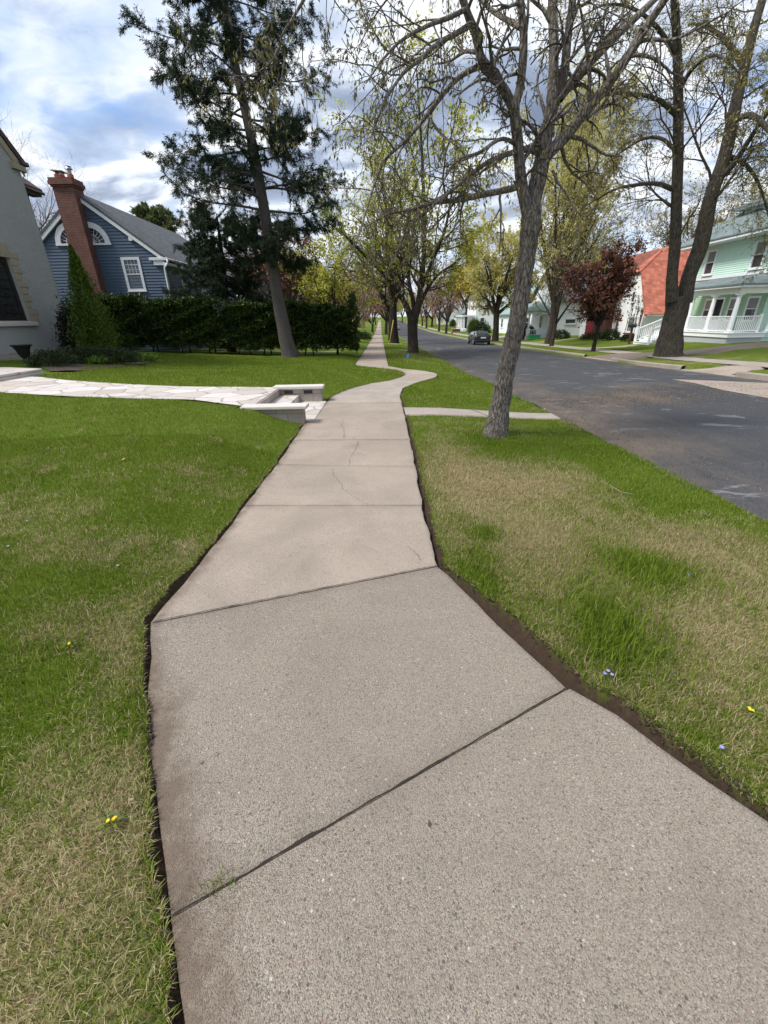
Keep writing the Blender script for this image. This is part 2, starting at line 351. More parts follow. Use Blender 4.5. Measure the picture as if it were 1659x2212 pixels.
GZ = np.where((GX < -2.0) & (GX > -30) & (GY > w0+.05) & (GY < w1-.05), GZ-.05, GZ)
kl, kr = I(GY, KLY, KLX), I(GY, KRY, KRX)
GZ = np.where((GX > kl+.11) & (GX < kr), zs(GY)-.55, GZ)
for a_, b_ in ((14.1, 16.5), (22.2, 25.6), (60.6, 65.4)): GZ = np.where((GX >= kr) & (GX < kr+1.9) & (GY > a_) & (GY < b_), GZ-.26, GZ)
# bumps of a real lawn
GZ = GZ+lawnbump(GX, GY)
soil = np.clip((D+.055)/.045, 0, 1)*(GY < 40)
soil = np.maximum(soil, .8*np.exp(-(((GX-2.6)/1.5)**2+((GY-30)/1.6)**2)))      # bare earth round a street tree
def dryness(X, Y):
    g = lambda x, y, sx, sy: np.exp(-(((X-x)/sx)**2+((Y-y)/sy)**2))
    d = np.where(X < 0, .03+.07*np.exp(-Y/1.4), .11)+.07*((X > .2)&(X < 3))*(Y < 6.6)*1.0+.55*g(1.35, 3.9, .9, .75)+.45*g(1.15, 2.6, .5, .5)+.6*g(2.3, 2.55, .55, .6)+.4*g(1.75, 1.7, .4, .35)+.35*g(.85, 4.6, .35, 1.3)+.2*g(1.4, 1.2, .4, .4)
    d = d+.42*g(-1.5, 1.75, .35, .25)+.30*g(-1.15, .9, .4, .8)+.35*g(-1.9, 2.5, .9, .3)+.25*g(-3.3, 3.0, 1.2, .4)+.2*g(-2.4, 3.9, 1, .4)+.25*g(-1.0, .5, .5, .5)
    d = d-.45*g(1.22, 1.75, .16, .3)-.55*g(1.72, 2.3, .28, .2)-.4*g(2.6, 4.3, .45, 1.6)-.4*g(.78, 2.75, .14, .16)-.35*g(1.55, 5.3, .7, .5)-.4*g(.55, 2.1, .1, .3)
    d = d+.18*g(-5.8, 13.5, 2.5, .7)+.25*g(2.0, 26, 1.5, 4)+.2*g(14, 20, 3, 6)
    return d+.05*wob(X*1.7+.6*Y, 1.9, 2)+.05*wob(Y*1.3-.8*X, 2.7, 4)+np.where(Y < 8, .075*wob(X*1.3+.9*Y, 7.3, 1)*wob(Y-.7*X, 5.7, 3), 0)
dry = np.clip(dryness(GX, GY), 0, 1)
m, n, o = newmat('lawn_ground'); v = obj(n)
f1 = n.noise(v, 1.3, 5, .6); f2 = n.noise(v, 55, 6, .7); f3 = n.noise(n.scale(v, (1, .6, 1)), 9, 5, .65)
green = n.mix(f1, (.056, .094, .007), (.104, .158, .016))
green = n.mix(n.ramp(f2, [(.3, 0.), (.75, .8)]), green, (.135, .175, .02))
straw = n.mix(f2, (.20, .16, .075), (.42, .36, .20))
dm = n.math('ADD', n.attr('dry'), n.math('MULTIPLY', n.math('SUBTRACT', f3, .5), 1.1))
col = n.mix(n.ramp(dm, [(.18, 0.), (.62, .95)]), green, straw)
soilc = n.mix(n.noise(v, 30, 6, .7), (.028, .018, .012), (.085, .056, .039))
col = n.mix(n.attr('soil'), col, soilc)
finish(n, o, col, .95, n.math('ADD', f2, n.noise(v, 140, 3)), .7, .03, spec=.1)
MT['lawn'] = m
nx, ny = len(gx), len(gy); k = np.arange((ny-1)*(nx-1)); r_, c_ = k//(nx-1), k % (nx-1); a = r_*nx+c_
lawn = npmesh('lawn', np.stack([GX, GY, GZ], -1).reshape(-1, 3), np.stack([a, a+1, a+1+nx, a+nx], -1), MT['lawn'], smooth=True, attrs={'soil': soil.ravel(), 'dry': dry.ravel()})
tag(lawn, 'mown green lawn with straw coloured dry patches on both sides of the sidewalk', 'lawn', kind='structure')

# exposed-aggregate concrete
def m_concrete(name, base, var=.1, edge=True, pebble=1.0):
    m, n, o = newmat(name); v = obj(n)
    flat = n.scale(v, (1, 1, 0.3))
    vo = n.node('ShaderNodeTexVoronoi', {'Vector': flat, 'Scale': 300.0, 'Randomness': 1.0}); vb = n.node('ShaderNodeTexVoronoi', {'Vector': flat, 'Scale': 85.0})
    hs = n.node('ShaderNodeSeparateColor', {0: vo.outputs['Color']}); hb = n.node('ShaderNodeSeparateColor', {0: vb.outputs['Color']})
    stone = n.ramp(hs.outputs[0], [(0, (.03, .026, .023)), (.17, (.085, .072, .062)), (.32, (.24, .205, .165)), (.55, (.285, .24, .19)), (.8, (.385, .335, .275)), (.95, (.50, .465, .41)), (1, (.30, .17, .13))])
    paste = n.mix(n.noise(v, 6, 5), tuple(b*.86 for b in base), tuple(b*1.12 for b in base))
    c = n.mix(n.ramp(vo.outputs['Distance'], [(.28, .72*pebble), (.55, .3*pebble)]), paste, stone)
    big = n.math('MULTIPLY', n.ramp(vb.outputs['Distance'], [(.30, 1.), (.38, 0.)]), n.ramp(hb.outputs[1], [(.80, 0.), (.84, .9*pebble)]))
    bigc = n.ramp(hb.outputs[0], [(0, (.07, .065, .07)), (.5, (.14, .12, .12)), (.7, (.24, .13, .11)), (.85, (.3, .28, .25)), (1, (.52, .50, .46))])
    c = n.mix(big, c, bigc)
    stain = n.ramp(n.noise(v, 1.3, 7, .62, .8), [(.42, 0.), (.70, .45)])
    c = n.mix(stain, c, (.175, .145, .12))
    c = n.mix(n.ramp(n.noise(v, .8, 3), [(.45, 0.), (.75, .35)]), c, tuple(b*1.15 for b in base))
    if edge:
        e = n.math('MULTIPLY', n.attr('edge'), n.ramp(n.noise(v, 7, 5, .65), [(.35, .35), (.65, 1.)]))
        c = n.mix(n.ramp(e, [(.22, 0.), (.8, .75)]), c, (.12, .085, .062))
    h = n.math('SUBTRACT', n.noise(v, 90, 3), n.math('MULTIPLY', vo.outputs['Distance'], 1.0))
    finish(n, o, c, .9, h, .55, .006, spec=.25); return m
MT['walk'] = m_concrete('exposed_aggregate_concrete', (.245, .205, .162))
MT['walk_old'] = m_concrete('old_sidewalk_concrete', (.375, .305, .245), pebble=.8)
MT['walk_new'] = m_concrete('pale_sidewalk_concrete', (.39, .34, .29), pebble=.7)
MT['kerb'] = m_concrete('kerb_concrete', (.33, .285, .235), edge=False, pebble=.5)

def slab(yl0, yr0, yl1, yr1, mat, nx=14, gap=.0045, dz=0.0):
    ny = max(3, int(min(14, (yl1-yl0)/.12))) if yl0 < 25 else 4
    V = []; E = []
    for j in range(ny+1):
        s = j/ny
        Yl = yl0+gap+(yl1-yl0-2*gap)*s; Yr = yr0+gap+(yr1-yr0-2*gap)*s
        for i in range(nx+1):
            t = i/nx; t = .5-.5*math.cos(math.pi*t) if nx > 8 else t
            x0 = float(xl(Yl)); x1 = float(xr(Yr))
            x = x0+(x1-x0)*t; y = Yl+(Yr-Yl)*t
            w = x1-x0
            if y < 20 and i in (0, nx): x += .006*float(wob(y, 9, i))
            V.append((x, y, float(zs(y))+dz)); E.append(max(0, 1-(min(t, 1-t)*w)/(.22 if t < .5 and y < 1.4 else .13))*((1.3 if y < 1.4 else 1.0) if t < .5 else .35))
    nt_ = (nx+1)*(ny+1); F = []
    for j in range(ny):
        for i in range(nx): a = j*(nx+1)+i; F.append((a, a+1, a+nx+2, a+nx+1))
    ring = [i for i in range(nx+1)]+[j*(nx+1)+nx for j in range(1, ny+1)]+[ny*(nx+1)+i for i in range(nx-1, -1, -1)]+[j*(nx+1) for j in range(ny-1, 0, -1)]
    # worn arris, then the vertical side
    cxy = np.mean(np.array(V)[:, :2], 0)
    for lv, (dz2, ex) in enumerate(((-.004, .004), (-.13, .004))):
        base = len(V)
        for r in ring:
            x, y, z = V[r][:3] if r < nt_ else V[r]
            d = np.array([x, y])-cxy; d = d/np.hypot(*d)*ex
            V.append((x+d[0], y+d[1], z+dz2)); E.append(1.0)
        prev = ring if lv == 0 else list(range(base-len(ring), base)); cur = list(range(base, base+len(ring)))
        for q in range(len(ring)):
            q2 = (q+1) % len(ring); F.append((prev[q2], prev[q], cur[q], cur[q2]))
    return np.array(V), np.array(F), np.array(E)
joints = [(-6.5, -5.2), (-4.4, -3.4), (-1.4, -.6), (.57, 1.32), (1.82, 2.34), (3.4, 3.33), (4.55, 4.4), (5.62, 5.55), (8.35, 8.25), (10.1, 10.1), (11.9, 11.4), (13.4, 13.5), (15.4, 15.1), (17.3, 16.7), (19.4, 18.9)]
y = 20.9
while y < 62: joints.append((y, y)); y += 1.6
while y < 300: joints.append((y, y)); y += 12
groups = {'walk': [[], [], [], 0], 'walk_old': [[], [], [], 0], 'walk_new': [[], [], [], 0]}
for i, (a, b) in enumerate(zip(joints, joints[1:])):
    mk = 'walk' if i < 4 else 'walk_old' if i in (4, 5, 6, 7) else 'walk_new' if i in (8, 9, 11) else 'walk_old'
    V, F, E = slab(*a, *b, mk, 14 if i < 16 else 6, dz=0.004*((i*7) % 3-1) if i < 14 else 0)
    g = groups[mk]; g[0].append(V); g[1].append(F+g[3]); g[2].append(E); g[3] += len(V)
side_mats = []
VV, FF, EE, MI, off = [], [], [], [], 0
for q, (mk, g) in enumerate(groups.items()):
    VV += g[0]; FF += [f+off for f in g[1]]; EE += g[2]; MI += [q]*sum(len(f) for f in g[1]); off += g[3]; side_mats.append(MT[mk])
sw = npmesh('sidewalk', np.concatenate(VV), np.concatenate(FF), side_mats[0], attrs={'edge': np.concatenate(EE)})
for mm in side_mats[1:]: sw.data.materials.append(mm)
sw.data.polygons.foreach_set('material_index', np.array(MI, np.int32))
tag(sw, 'speckled concrete sidewalk that jogs around and runs down the street', 'sidewalk', kind='structure')

def ribbon(pts, w, z=.0035):
    P = [Vector(p) for p in pts]; vs = []; 
    for i, p in enumerate(P):
        t = (P[min(i+1, len(P)-1)]-P[max(i-1, 0)]).normalized(); s = Vector((-t.y, t.x, 0))*(w if not hasattr(w, '__len__') else w[i])/2
        vs += [p+s, p-s]
    return [tuple(q+Vector((0, 0, z))) for q in vs], [(2*i, 2*i+1, 2*i+3, 2*i+2) for i in range(len(P)-1)]
MT['crack'] = m_plain('dirt_in_cracks', (.022, .016, .012), .95, .4, 30)
cr = MB()
for pl in ([(775, 953), (768, 972), (757, 990), (752, 1011)], [(719, 1014), (723, 1030), (733, 1040), (742, 1058), (752, 1066), (785, 1085), (797, 1093)], [(742, 905), (738, 920), (745, 935), (742, 950)], [(880, 1180), (905, 1200), (912, 1215)]):
    P = []
    for p, q in zip(pl, pl[1:]):
        A, B = onY(*p, 5), onY(*q, 5); A, B = at(*p), at(*q)
        for t in np.linspace(0, 1, 6)[:-1]: c = A.lerp(B, t); c.x += random.uniform(-.012, .012); c.z = float(zs(c.y))+.002; P.append(c)
    cr.add(*ribbon(P, [random.uniform(.0015, .004) for _ in P], .0035))
tag(cr.build('sidewalk_crack', MT['crack']), 'thin dark cracks wandering across the sidewalk slabs', 'crack', kind='structure')
dirtmb = MB()      # dirt and moss packed into the joints of the nearest slabs
for (a0, b0), (w0_, w1_) in (((.57, 1.32), (.006, .013)), ((1.82, 2.34), (.005, .007))):
    A = Vector((float(xl(a0)), a0, 0)); B = Vector((float(xr(b0)), b0, 0)); P = [A.lerp(B, t)+Vector((0, .0012*math.sin(t*37)+.001*math.sin(t*83), 0)) for t in np.linspace(0, 1, 140)]
    Wd = [w0_*random.uniform(.7, 1.2)+(w1_-w0_)*max(0, math.sin(t*21+3)+.6*math.sin(t*57))*random.uniform(.5, 1.1)*max(0.1, 1-abs(t-.33)*2.2) for t in np.linspace(0, 1, 140)]
    dirtmb.add(*ribbon(P, Wd, .0062))
tag(dirtmb.build('joint_dirt', MT['crack']), 'dark soil packed into the open joints between near sidewalk slabs', 'dirt', kind='stuff')

def sheet(name, xa, xb, ys, zf, mat, nx=10, label='', kind='structure', cat='', attrs=None):
    V = []; n_ = len(ys); A = []
    for Y in ys:
        for i in range(nx+1):
            x = xa(Y)+(xb(Y)-xa(Y))*i/nx; V.append((x, Y, zf(x, Y)))
            if attrs: A.append(attrs(x, Y))
    k = np.arange((n_-1)*nx); r_, c_ = k//nx, k % nx; a = r_*(nx+1)+c_
    o = npmesh(name, np.array(V, float), np.stack([a, a+1, a+nx+2, a+nx+1], -1), mat, smooth=True, attrs={'edge': A} if attrs else None)
    return tag(o, label, cat, kind=kind)

# road
m, n, o = newmat('worn_asphalt'); v = obj(n)
base = n.mix(n.noise(v, .35, 4), (.032, .033, .036), (.056, .057, .060))
spk = n.node('ShaderNodeTexVoronoi', {'Vector': v, 'Scale': 120.0}); sc_ = n.node('ShaderNodeSeparateColor', {0: spk.outputs['Color']})
base = n.mix(n.ramp(sc_.outputs[0], [(.55, 0.), (1., .55)]), base, (.14, .14, .145))
worn = n.ramp(n.noise(n.scale(v, (.62, 1.25, 1)), 1.5, 7, .66, .4), [(.575, 0.), (.62, .85)], 'EASE')
wm = n.ramp(n.noise(n.scale(v, (1, .3, 1), (0, 0, .12)), .35, 3), [(.33, 0.), (.47, 1.)])
base = n.mix(n.math('MULTIPLY', worn, wm), base, (.165, .17, .18))
sxy = n.node('ShaderNodeSeparateXYZ', {0: v})
gut = n.math('MULTIPLY', n.attr('edge'), n.ramp(n.noise(n.scale(v, (1, .5, 1)), 1.6, 6, .65), [(.35, .15), (.7, 1.)]))
base = n.mix(n.ramp(n.noise(n.scale(v, (.5, .8, 1)), .55, 5, .6), [(.5, 0.), (.7, .6)]), base, (.024, .025, .029))
base = n.mix(n.ramp(gut, [(.12, 0.), (.8, .85)]), base, (.16, .122, .09))
base = n.mix(n.ramp(n.math('SUBTRACT', sxy.outputs[1], n.math('MULTIPLY', n.noise(v, .3, 3), 8)), [(0.0, 0.), (1.0, 1.)]), base, base)
finish(n, o, base, .86, n.math('ADD', spk.outputs['Distance'], n.noise(v, 30, 4)), .4, .008, spec=.3)
MT['asphalt'] = m
kLx = lambda Y: float(I(Y, KLY, KLX)); kRx = lambda Y: float(I(Y, KRY, KRX))
ry = steps((-40, 0, 4), (0, 30, .6), (30, 80, 2), (80, 520, 10))
def roadz(x, Y):
    c = (kLx(Y)+kRx(Y))/2; h = (kRx(Y)-kLx(Y))/2
    return float(zs(Y))-.25+.09*(1-((x-c)/h)**2)
def gutter(x, Y):
    a = max(0, 1-(x-kLx(Y))/2.6)*(1.15 if 5 < Y < 14 else .7); b = max(0, 1-(kRx(Y)-x)/1.1)*.9
    c = 1.0*math.exp(-((x-5.2)/1.6)**2-((Y-9.3)/1.0)**2)+.8*math.exp(-((x-8)/2.5)**2-((Y-11.0)/.7)**2)
    return min(1, max(a, b, c))
sheet('road', lambda Y: kLx(Y)+.03, lambda Y: kRx(Y)+.05, ry, roadz, MT['asphalt'], 24, 'dark asphalt street with pale worn patches and brown seed litter', cat='road', attrs=gutter)
A4 = [at(*q) for q in ((1449, 826), (1720, 824), (1720, 880), (1560, 851))]; V = []
for j in range(9):
    for i in range(13): t, u = i/12, j/8; q = A4[0].lerp(A4[1], t).lerp(A4[3].lerp(A4[2], t), u); V.append((q.x, q.y, roadz(q.x, q.y)+.007))
k = np.arange(96); a = (k//12)*13+k % 12
tag(npmesh('road', V, np.stack([a, a+1, a+14, a+13], -1), MT['walk_old'], attrs={'edge': [0]*len(V)}), 'pale concrete patch in the asphalt at the right edge of the street', 'road', kind='structure')
for nm, side in (('kerb_left', 0), ('kerb_right', 1)):
    mb = MB(); ys = [yy for yy in steps((-40, 0, 4), (0, 60, 1.5), (60, 520, 12))]
    drops = [(14.2, 16.4), (22.2, 25.6), (60.6, 65.4)] if side else [(6.4, 7.7)]
    for y0, y1 in zip(ys, ys[1:]):
        xs = [kLx(y0), kLx(y1)] if side == 0 else [kRx(y0)+.17, kRx(y1)+.17]
        low = any(a - .2 <= (y0+y1)/2 <= b + .2 for a, b in drops)
        top = -.215 if low else (-.16 if side == 0 else -.085)
        z0, z1 = float(zs(y0)), float(zs(y1)); w = .15
        x0, x1 = xs
        s = -1 if side else 1
        vs = [(x0-.02*s, y0, z0-.6), (x0-.02*s, y0, z0+top), (x0+w*s-.03*s, y0, z0+top), (x0+w*s, y0, z0+top-.03), (x0+(w+.03)*s, y0, z0-.6),
              (x1-.02*s, y1, z1-.6), (x1-.02*s, y1, z1+top), (x1+w*s-.03*s, y1, z1+top), (x1+w*s, y1, z1+top-.03), (x1+(w+.03)*s, y1, z1-.6)]
        mb.add(vs, [(q, q+1, q+6, q+5) for q in range(4)])
    tag(mb.build('kerb', MT['kerb']), 'low worn concrete kerb along the %s' % ('far lawns' if side else 'near grass strip'), 'kerb', kind='structure')

# service walk from sidewalk to street
def sv(x, f): a, b = service_y(x); return float(a+(b-a)*f)
xs = list(np.linspace(.40, 3.02, 14)); V = []; E = []
for x in xs:
    for j in range(6):
        V.append((x, sv(x, j/5), float(zg(x, 7.3))+.012)); E.append(.5 if j in (0, 5) else 0)
V += [(x, sv(x, f)+(-.004 if f == 0 else .004), float(zg(x, 7.3))-.12) for x in xs for f in (0, 1)]
F = [(i*6+j, (i+1)*6+j, (i+1)*6+j+1, i*6+j+1) for i in range(13) for j in range(5)]
b = 14*6
F += [(i*6, b+2*i, b+2*i+2, (i+1)*6) for i in range(13)]+[((i+1)*6+5, b+2*i+3, b+2*i+1, i*6+5) for i in range(13)]
tag(npmesh('path', V, np.array(F), MT['walk_new'], attrs={'edge': E+[1]*28}), 'short pale concrete walk from the sidewalk to the street', 'path', kind='structure')
jm = MB(); jm.add(*ribbon([(1.62, sv(1.62, 1)-.01, float(zg(1.62, 7.3))+.012), (1.80, sv(1.8, 0)+.01, float(zg(1.8, 7.3))+.012)], .014, .004))
jm.add(*ribbon([(.395, 8.2, .003), (.392, 7.0, .003)], .02, .006))
tag(jm.build('path_joint', MT['crack']), 'dark joints of the short street walk', 'joint', kind='structure')

# pavements of the far side, draped on the land
def drape(name, quad, label, mat, cat, nx=6, ny=14, dz=.02, ramp=False):
    A, B, C_, D_ = [np.array(p, float) for p in quad]; V = []
    for j in range(ny+1):
        p = A+(D_-A)*j/ny; q = B+(C_-B)*j/ny
        for i in range(nx+1):
            r = p+(q-p)*i/nx; edge_ = -.05 if (i in (0, nx) or j in (0, ny)) else dz
            z = float(zg(*r))+(edge_ if not ramp or j in (0, ny) else dz)
            if ramp: t = float(SS((r[0]-kRx(r[1])-.05)/1.3)); rz = float(zs(r[1]))-.225; z = rz+(z-rz)*t
            V.append((r[0], r[1], z))
    k = np.arange(ny*nx); r_, c_ = k//nx, k % nx; a = r_*(nx+1)+c_
    return tag(npmesh(name, np.array(V), np.stack([a, a+1, a+nx+2, a+nx+1], -1), mat, smooth=True, attrs={'edge': np.zeros(len(V))}), label, cat, kind='structure')
sheet('sidewalk', lambda Y: kRx(Y)+1.75, lambda Y: kRx(Y)+3.15, steps((2, 60, 1.0), (60, 260, 8)), lambda x, Y: float(zg(x, Y))+.022, MT['walk_new'], 4, 'pale sidewalk across the street in front of the houses', cat='sidewalk', attrs=lambda x, Y: 0.)
def apron(y0, y1, x1, label, mat='walk_old'):
    return drape('driveway', [(kRx(y0)+.1, y0-.5), (x1, y0+.3), (x1, y1-.3), (kRx(y1)+.1, y1+.5)], label, MT[mat], 'driveway', 40, 5, .035, True)
apron(14.5, 16.0, 13.3, 'pale driveway apron at the right edge across the street')
MT['earth'] = m_plain('earthy_gravel', (.17, .135, .105), .95, .3, 6, bump=.6)
apron(22.6, 25.2, 40, 'brown earthy driveway beside the mint green house', 'earth')
apron(61, 65, 36, 'driveway crossing behind the parked car')
drape('path', [(13.4, 31.4), (18.6, 30.6), (18.6, 31.9), (13.4, 32.6)], 'front walk leading to the white porch stairs', MT['walk_old'], 'path', 8, 4, .03)
drape('path', [(13.4, 44.6), (20, 44.2), (20, 45.2), (13.4, 45.6)], 'front walk leading to the red arched door', MT['walk_old'], 'path', 8, 4, .03)
for y0, xe in ((29.4, -14), (38, -12), (56, -10), (74, -12)):
    drape('driveway', [(-1.35, y0), (xe, y0+.2), (xe, y0+1.6), (-1.35, y0+1.5)], {29.4: 'pale walk just beyond the hedge end', 38: 'second pale walk beyond the hedge', 56: 'driveway on the left far down the sidewalk', 74: 'farthest driveway on the left of the sidewalk'}[y0], MT['walk_new'], 'driveway', 8, 3, .03)
for y0 in (33.5, 47.5): drape('path', [(.3, y0), (2.9, y0), (2.9, y0+.7), (.3, y0+.7)], {33.5: 'short pale strip across the verge beyond the forked tree', 47.5: 'farther short pale strip across the verge'}[y0], MT['walk_new'], 'path', 4, 2, .03)

# flagstone walk, steps and platform by the near house
m, n, o = newmat('pale_flagstone'); v = obj(n)
fl = n.scale(v, (1, 1, .2)); fw = n.node('ShaderNodeVectorMath', {0: fl, 1: n.node('ShaderNodeVectorMath', {0: n.node('ShaderNodeTexNoise', {'Vector': fl, 'Scale': 3.0}).outputs[1], 1: (.12, .12, .0)}, operation='MULTIPLY').outputs[0]}, operation='ADD').outputs[0]
ve = n.node('ShaderNodeTexVoronoi', {'Vector': fw, 'Scale': 1.9}, feature='DISTANCE_TO_EDGE').outputs[0]; vc = n.node('ShaderNodeTexVoronoi', {'Vector': fw, 'Scale': 1.9}).outputs['Color']
hc = n.node('ShaderNodeSeparateColor', {0: vc}).outputs[0]
c = n.ramp(hc, [(0, (.40, .36, .33)), (.4, (.52, .48, .45)), (.7, (.60, .56, .54)), (1, (.46, .40, .35))])
c = n.mix(n.ramp(n.noise(v, 5, 6, .65), [(.4, 0.), (.75, .5)]), c, (.42, .34, .27))
c = n.mix(n.ramp(ve, [(.012, 1.), (.03, 0.)]), c, (.27, .235, .20))
finish(n, o, c, .8, n.math('ADD', n.math('MINIMUM', ve, .05), n.math('MULTIPLY', n.noise(v, 20, 4), .03)), .8, .15, spec=.3); MT['flag'] = m
MT['lime'] = m_brick('limestone_blocks', (.36, .31, .26), (.44, .39, .33), (.26, .22, .18), .34, .16, ms=.008)
MT['cap'] = m_plain('rough_limestone_cap', (.55, .51, .46), .85, .16, 6, bump=.5)
sheet('path', lambda Y: 0, lambda Y: 1, [0, 1], lambda x, Y: -9, MT['flag'], 1) if False else None
xs = np.concatenate([np.linspace(-2.06, -7.5, 34), np.linspace(-8, -26, 18)]); V = []
for x in xs:
    a, b = walk_y(x)
    for j in range(9): y = a+(b-a)*j/8; V.append((x, y, float(zg(x, y))+.008 if x < -2.4 else .272+(float(zg(x, y))-.262)*min(1, (-x-2.06)/.34)))
k = np.arange((len(xs)-1)*8); a = (k//8)*9+k % 8
tag(npmesh('path', V, np.stack([a, a+9, a+10, a+1], -1), MT['flag'], smooth=True), 'pale flagstone walk curving from the stone steps to the stucco house', 'path', kind='structure')

st = thing('entry_steps', 'low pale limestone walls around two flagstone steps beside the sidewalk', 'steps', (-1.65, 7.6, 0))
def L(mb): mb.v = [(x+1.65, y-7.6, z) for x, y, z in mb.v]; return mb
L(MB().box(-2.1, -1.2, 8.52, 8.70, -.12, .25)).build('wall', MT['lime'], st, .006)
L(MB().box(-2.04, -1.24, 6.60, 6.76, -.12, .23)).build('wall', MT['lime'], st, .006)
capf = L(MB().box(-2.16, -1.16, 8.47, 8.75, .252, .31)); capf.build('cap_stone', MT['cap'], st, .012)
L(MB().box(-2.22, -1.18, 6.54, 6.82, .232, .285)).build('cap_stone', MT['cap'], st, .012)
L(MB().box(-2.20, -2.03, 6.825, 8.465, -.12, .262)).build('riser', MT['lime'], st, .006)
L(MB().box(-2.027, -1.66, 6.765, 8.515, -.12, .135)).build('step', MT['flag'], st, .008)
L(MB().box(-1.657, -1.12, 6.765, 8.515, -.12, .008)).build('landing', MT['flag'], st, .004)
for x in (-1.86, -1.47):
    L(MB().box(x-.085, x+.085, 8.503, 8.519, .165, .225)).build('step_light', MT['black_iron'], st)
MT['rock'] = m_plain('rough_pale_ledgestone', (.44, .40, .36), .9, .22, 3, bump=.8)
pf = thing('stone_platform', 'raised flagstone platform with rough ledgestone edge at the left', 'platform', (-10, 10.1, .3))
edge = [(-8.25, 9.0), (-8.3, 10.75), (-9.6, 11.3), (-16, 11.8), (-16, 8.2)]
mb = MB(); mb.prism([(x+10, y-10.1, -.25) for x, y in edge], (0, 0, 0), (0, 0, .42)); mb.build('ledge', MT['rock'], pf, .03)
mb = MB(); mb.prism([(x*1.0+10-(.02 if x > -9 else 0), y-10.1, .1735) for x, y in edge], (0, 0, 0), (0, 0, .055)); mb.build('paving', MT['flag'], pf, .015)
# ------------------------------------------------------------------ grass blades
def grass_points(n_, x0, x1, y0, y1):
    X = rng.uniform(x0, x1, n_); Y = rng.uniform(y0, y1, n_)
    return X, Y
def grass_ok(X, Y):
    kl = I(Y, KLY, KLX); w0, w1 = walk_y(X)
    ok = (cut(X, Y) < -.012) & (X < kl+.10)
    ok &= ~((X > -2.2) & (X < -1.0) & (Y > 6.53) & (Y < 8.76))
    ok &= ~((X < -2.0) & (Y > w0+.0) & (Y < w1-.0))
    ok &= ~((X > .3) & (Y > sv_lo(X)) & (Y < sv_hi(X)))
    ok &= ~((X < -8.2) & (Y > 8) & (Y < 12))
    return ok
sv_lo = lambda X: 7.05-.02*X; sv_hi = lambda X: 7.78-.11*X
GV, GF3, GF4, GA, GS, goff = [], [], [], [], [], 0
def blades(X, Y, L, Wd, seg2=True, lean=.5, dryk=None, z=None):
    global goff
    N = len(X); 
    if N == 0: return
    Z = zg(X, Y)+lawnbump(X, Y)+.004 if z is None else z
    az = rng.uniform(0, 2*np.pi, N); ln = L*rng.uniform(.55, 1.25, N); b = np.abs(rng.normal(0, lean, N))+.12
    dx, dy = np.cos(az), np.sin(az); fx, fy = -dy, dx
    d = np.clip(dryness(X, Y), 0, 1) if dryk is None else np.full(N, dryk)
    isdry = (rng.random(N) < np.clip((d-.06)*1.15, 0.02, .93)).astype(np.float32)
    b = np.where(isdry > 0, b*1.7+.35, b); ln = np.where(isdry > 0, ln*.95, ln); b = np.minimum(b, 1.35)
    P0 = np.stack([X, Y, Z-.006], -1); F = np.stack([fx, fy, np.zeros(N)], -1)*(Wd*.5*rng.uniform(.7, 1.3, N))[:, None]
    d1 = np.stack([dx*np.sin(b*.5), dy*np.sin(b*.5), np.cos(b*.5)], -1); d2 = np.stack([dx*np.sin(b*1.15), dy*np.sin(b*1.15), np.maximum(np.cos(b*1.15), -.1)], -1)
    M_ = P0+d1*(ln*.55)[:, None]; T = M_+d2*(ln*.5)[:, None]
    i = np.arange(N)
    if seg2:
        GV.append(np.stack([P0-F, P0+F, M_+F*.75, M_-F*.75, T], 1).reshape(-1, 3)); b_ = goff+i*5
        GF4.append(np.stack([b_, b_+1, b_+2, b_+3], -1)); GF3.append(np.stack([b_+3, b_+2, b_+4], -1)); k = 5
    else:
        GV.append(np.stack([P0-F, P0+F, T], 1).reshape(-1, 3)); b_ = goff+i*3; GF3.append(np.stack([b_, b_+1, b_+2], -1)); k = 3
    GA.append(np.repeat(isdry, k)); GS.append(np.repeat(rng.random(N), k)); goff += N*k
def field(dens, x0, x1, y0, y1, L, Wd, seg2=True, lean=.5, thin=.12):
    N = int(dens*(x1-x0)*(y1-y0)); X, Y = grass_points(N, x0, x1, y0, y1)
    ok = grass_ok(X, Y); X, Y = X[ok], Y[ok]
    # keep only what the camera side of the view can hold, with a margin, to save memory
    ok = np.abs(X) < 1.35*np.abs(Y)+3.2; X, Y = X[ok], Y[ok]
    keep = rng.random(len(X)) > np.clip(dryness(X, Y), 0, .8)*thin; blades(X[keep], Y[keep], L, Wd, seg2, lean)
field(20000, -2.9, 1.6, -.9, 2.6, .034, .0024)
field(20000, .3, 3.2, -.6, 3.0, .035, .0024)
field(9500, -4.6, -1.1, 2.6, 5, .036, .0034)
field(9500, .3, 3.2, 3.0, 5.4, .036, .0034)
field(3000, -8, -1.1, 5, 8.4, .038, .0052, False)
field(3600, .3, 3.1, 5.4, 8.0, .038, .0048, False)
field(2400, .3, 3.2, 8, 13.5, .045, .0075, False)
field(1200, -10, .9, 8.3, 14, .046, .009, False)
field(560, -14, 1.2, 14, 24.5, .05, .014, False)
field(650, .2, 3.45, 13.5, 24, .05, .012, False)
field(220, .2, 3.5, 24, 45, .055, .02, False)
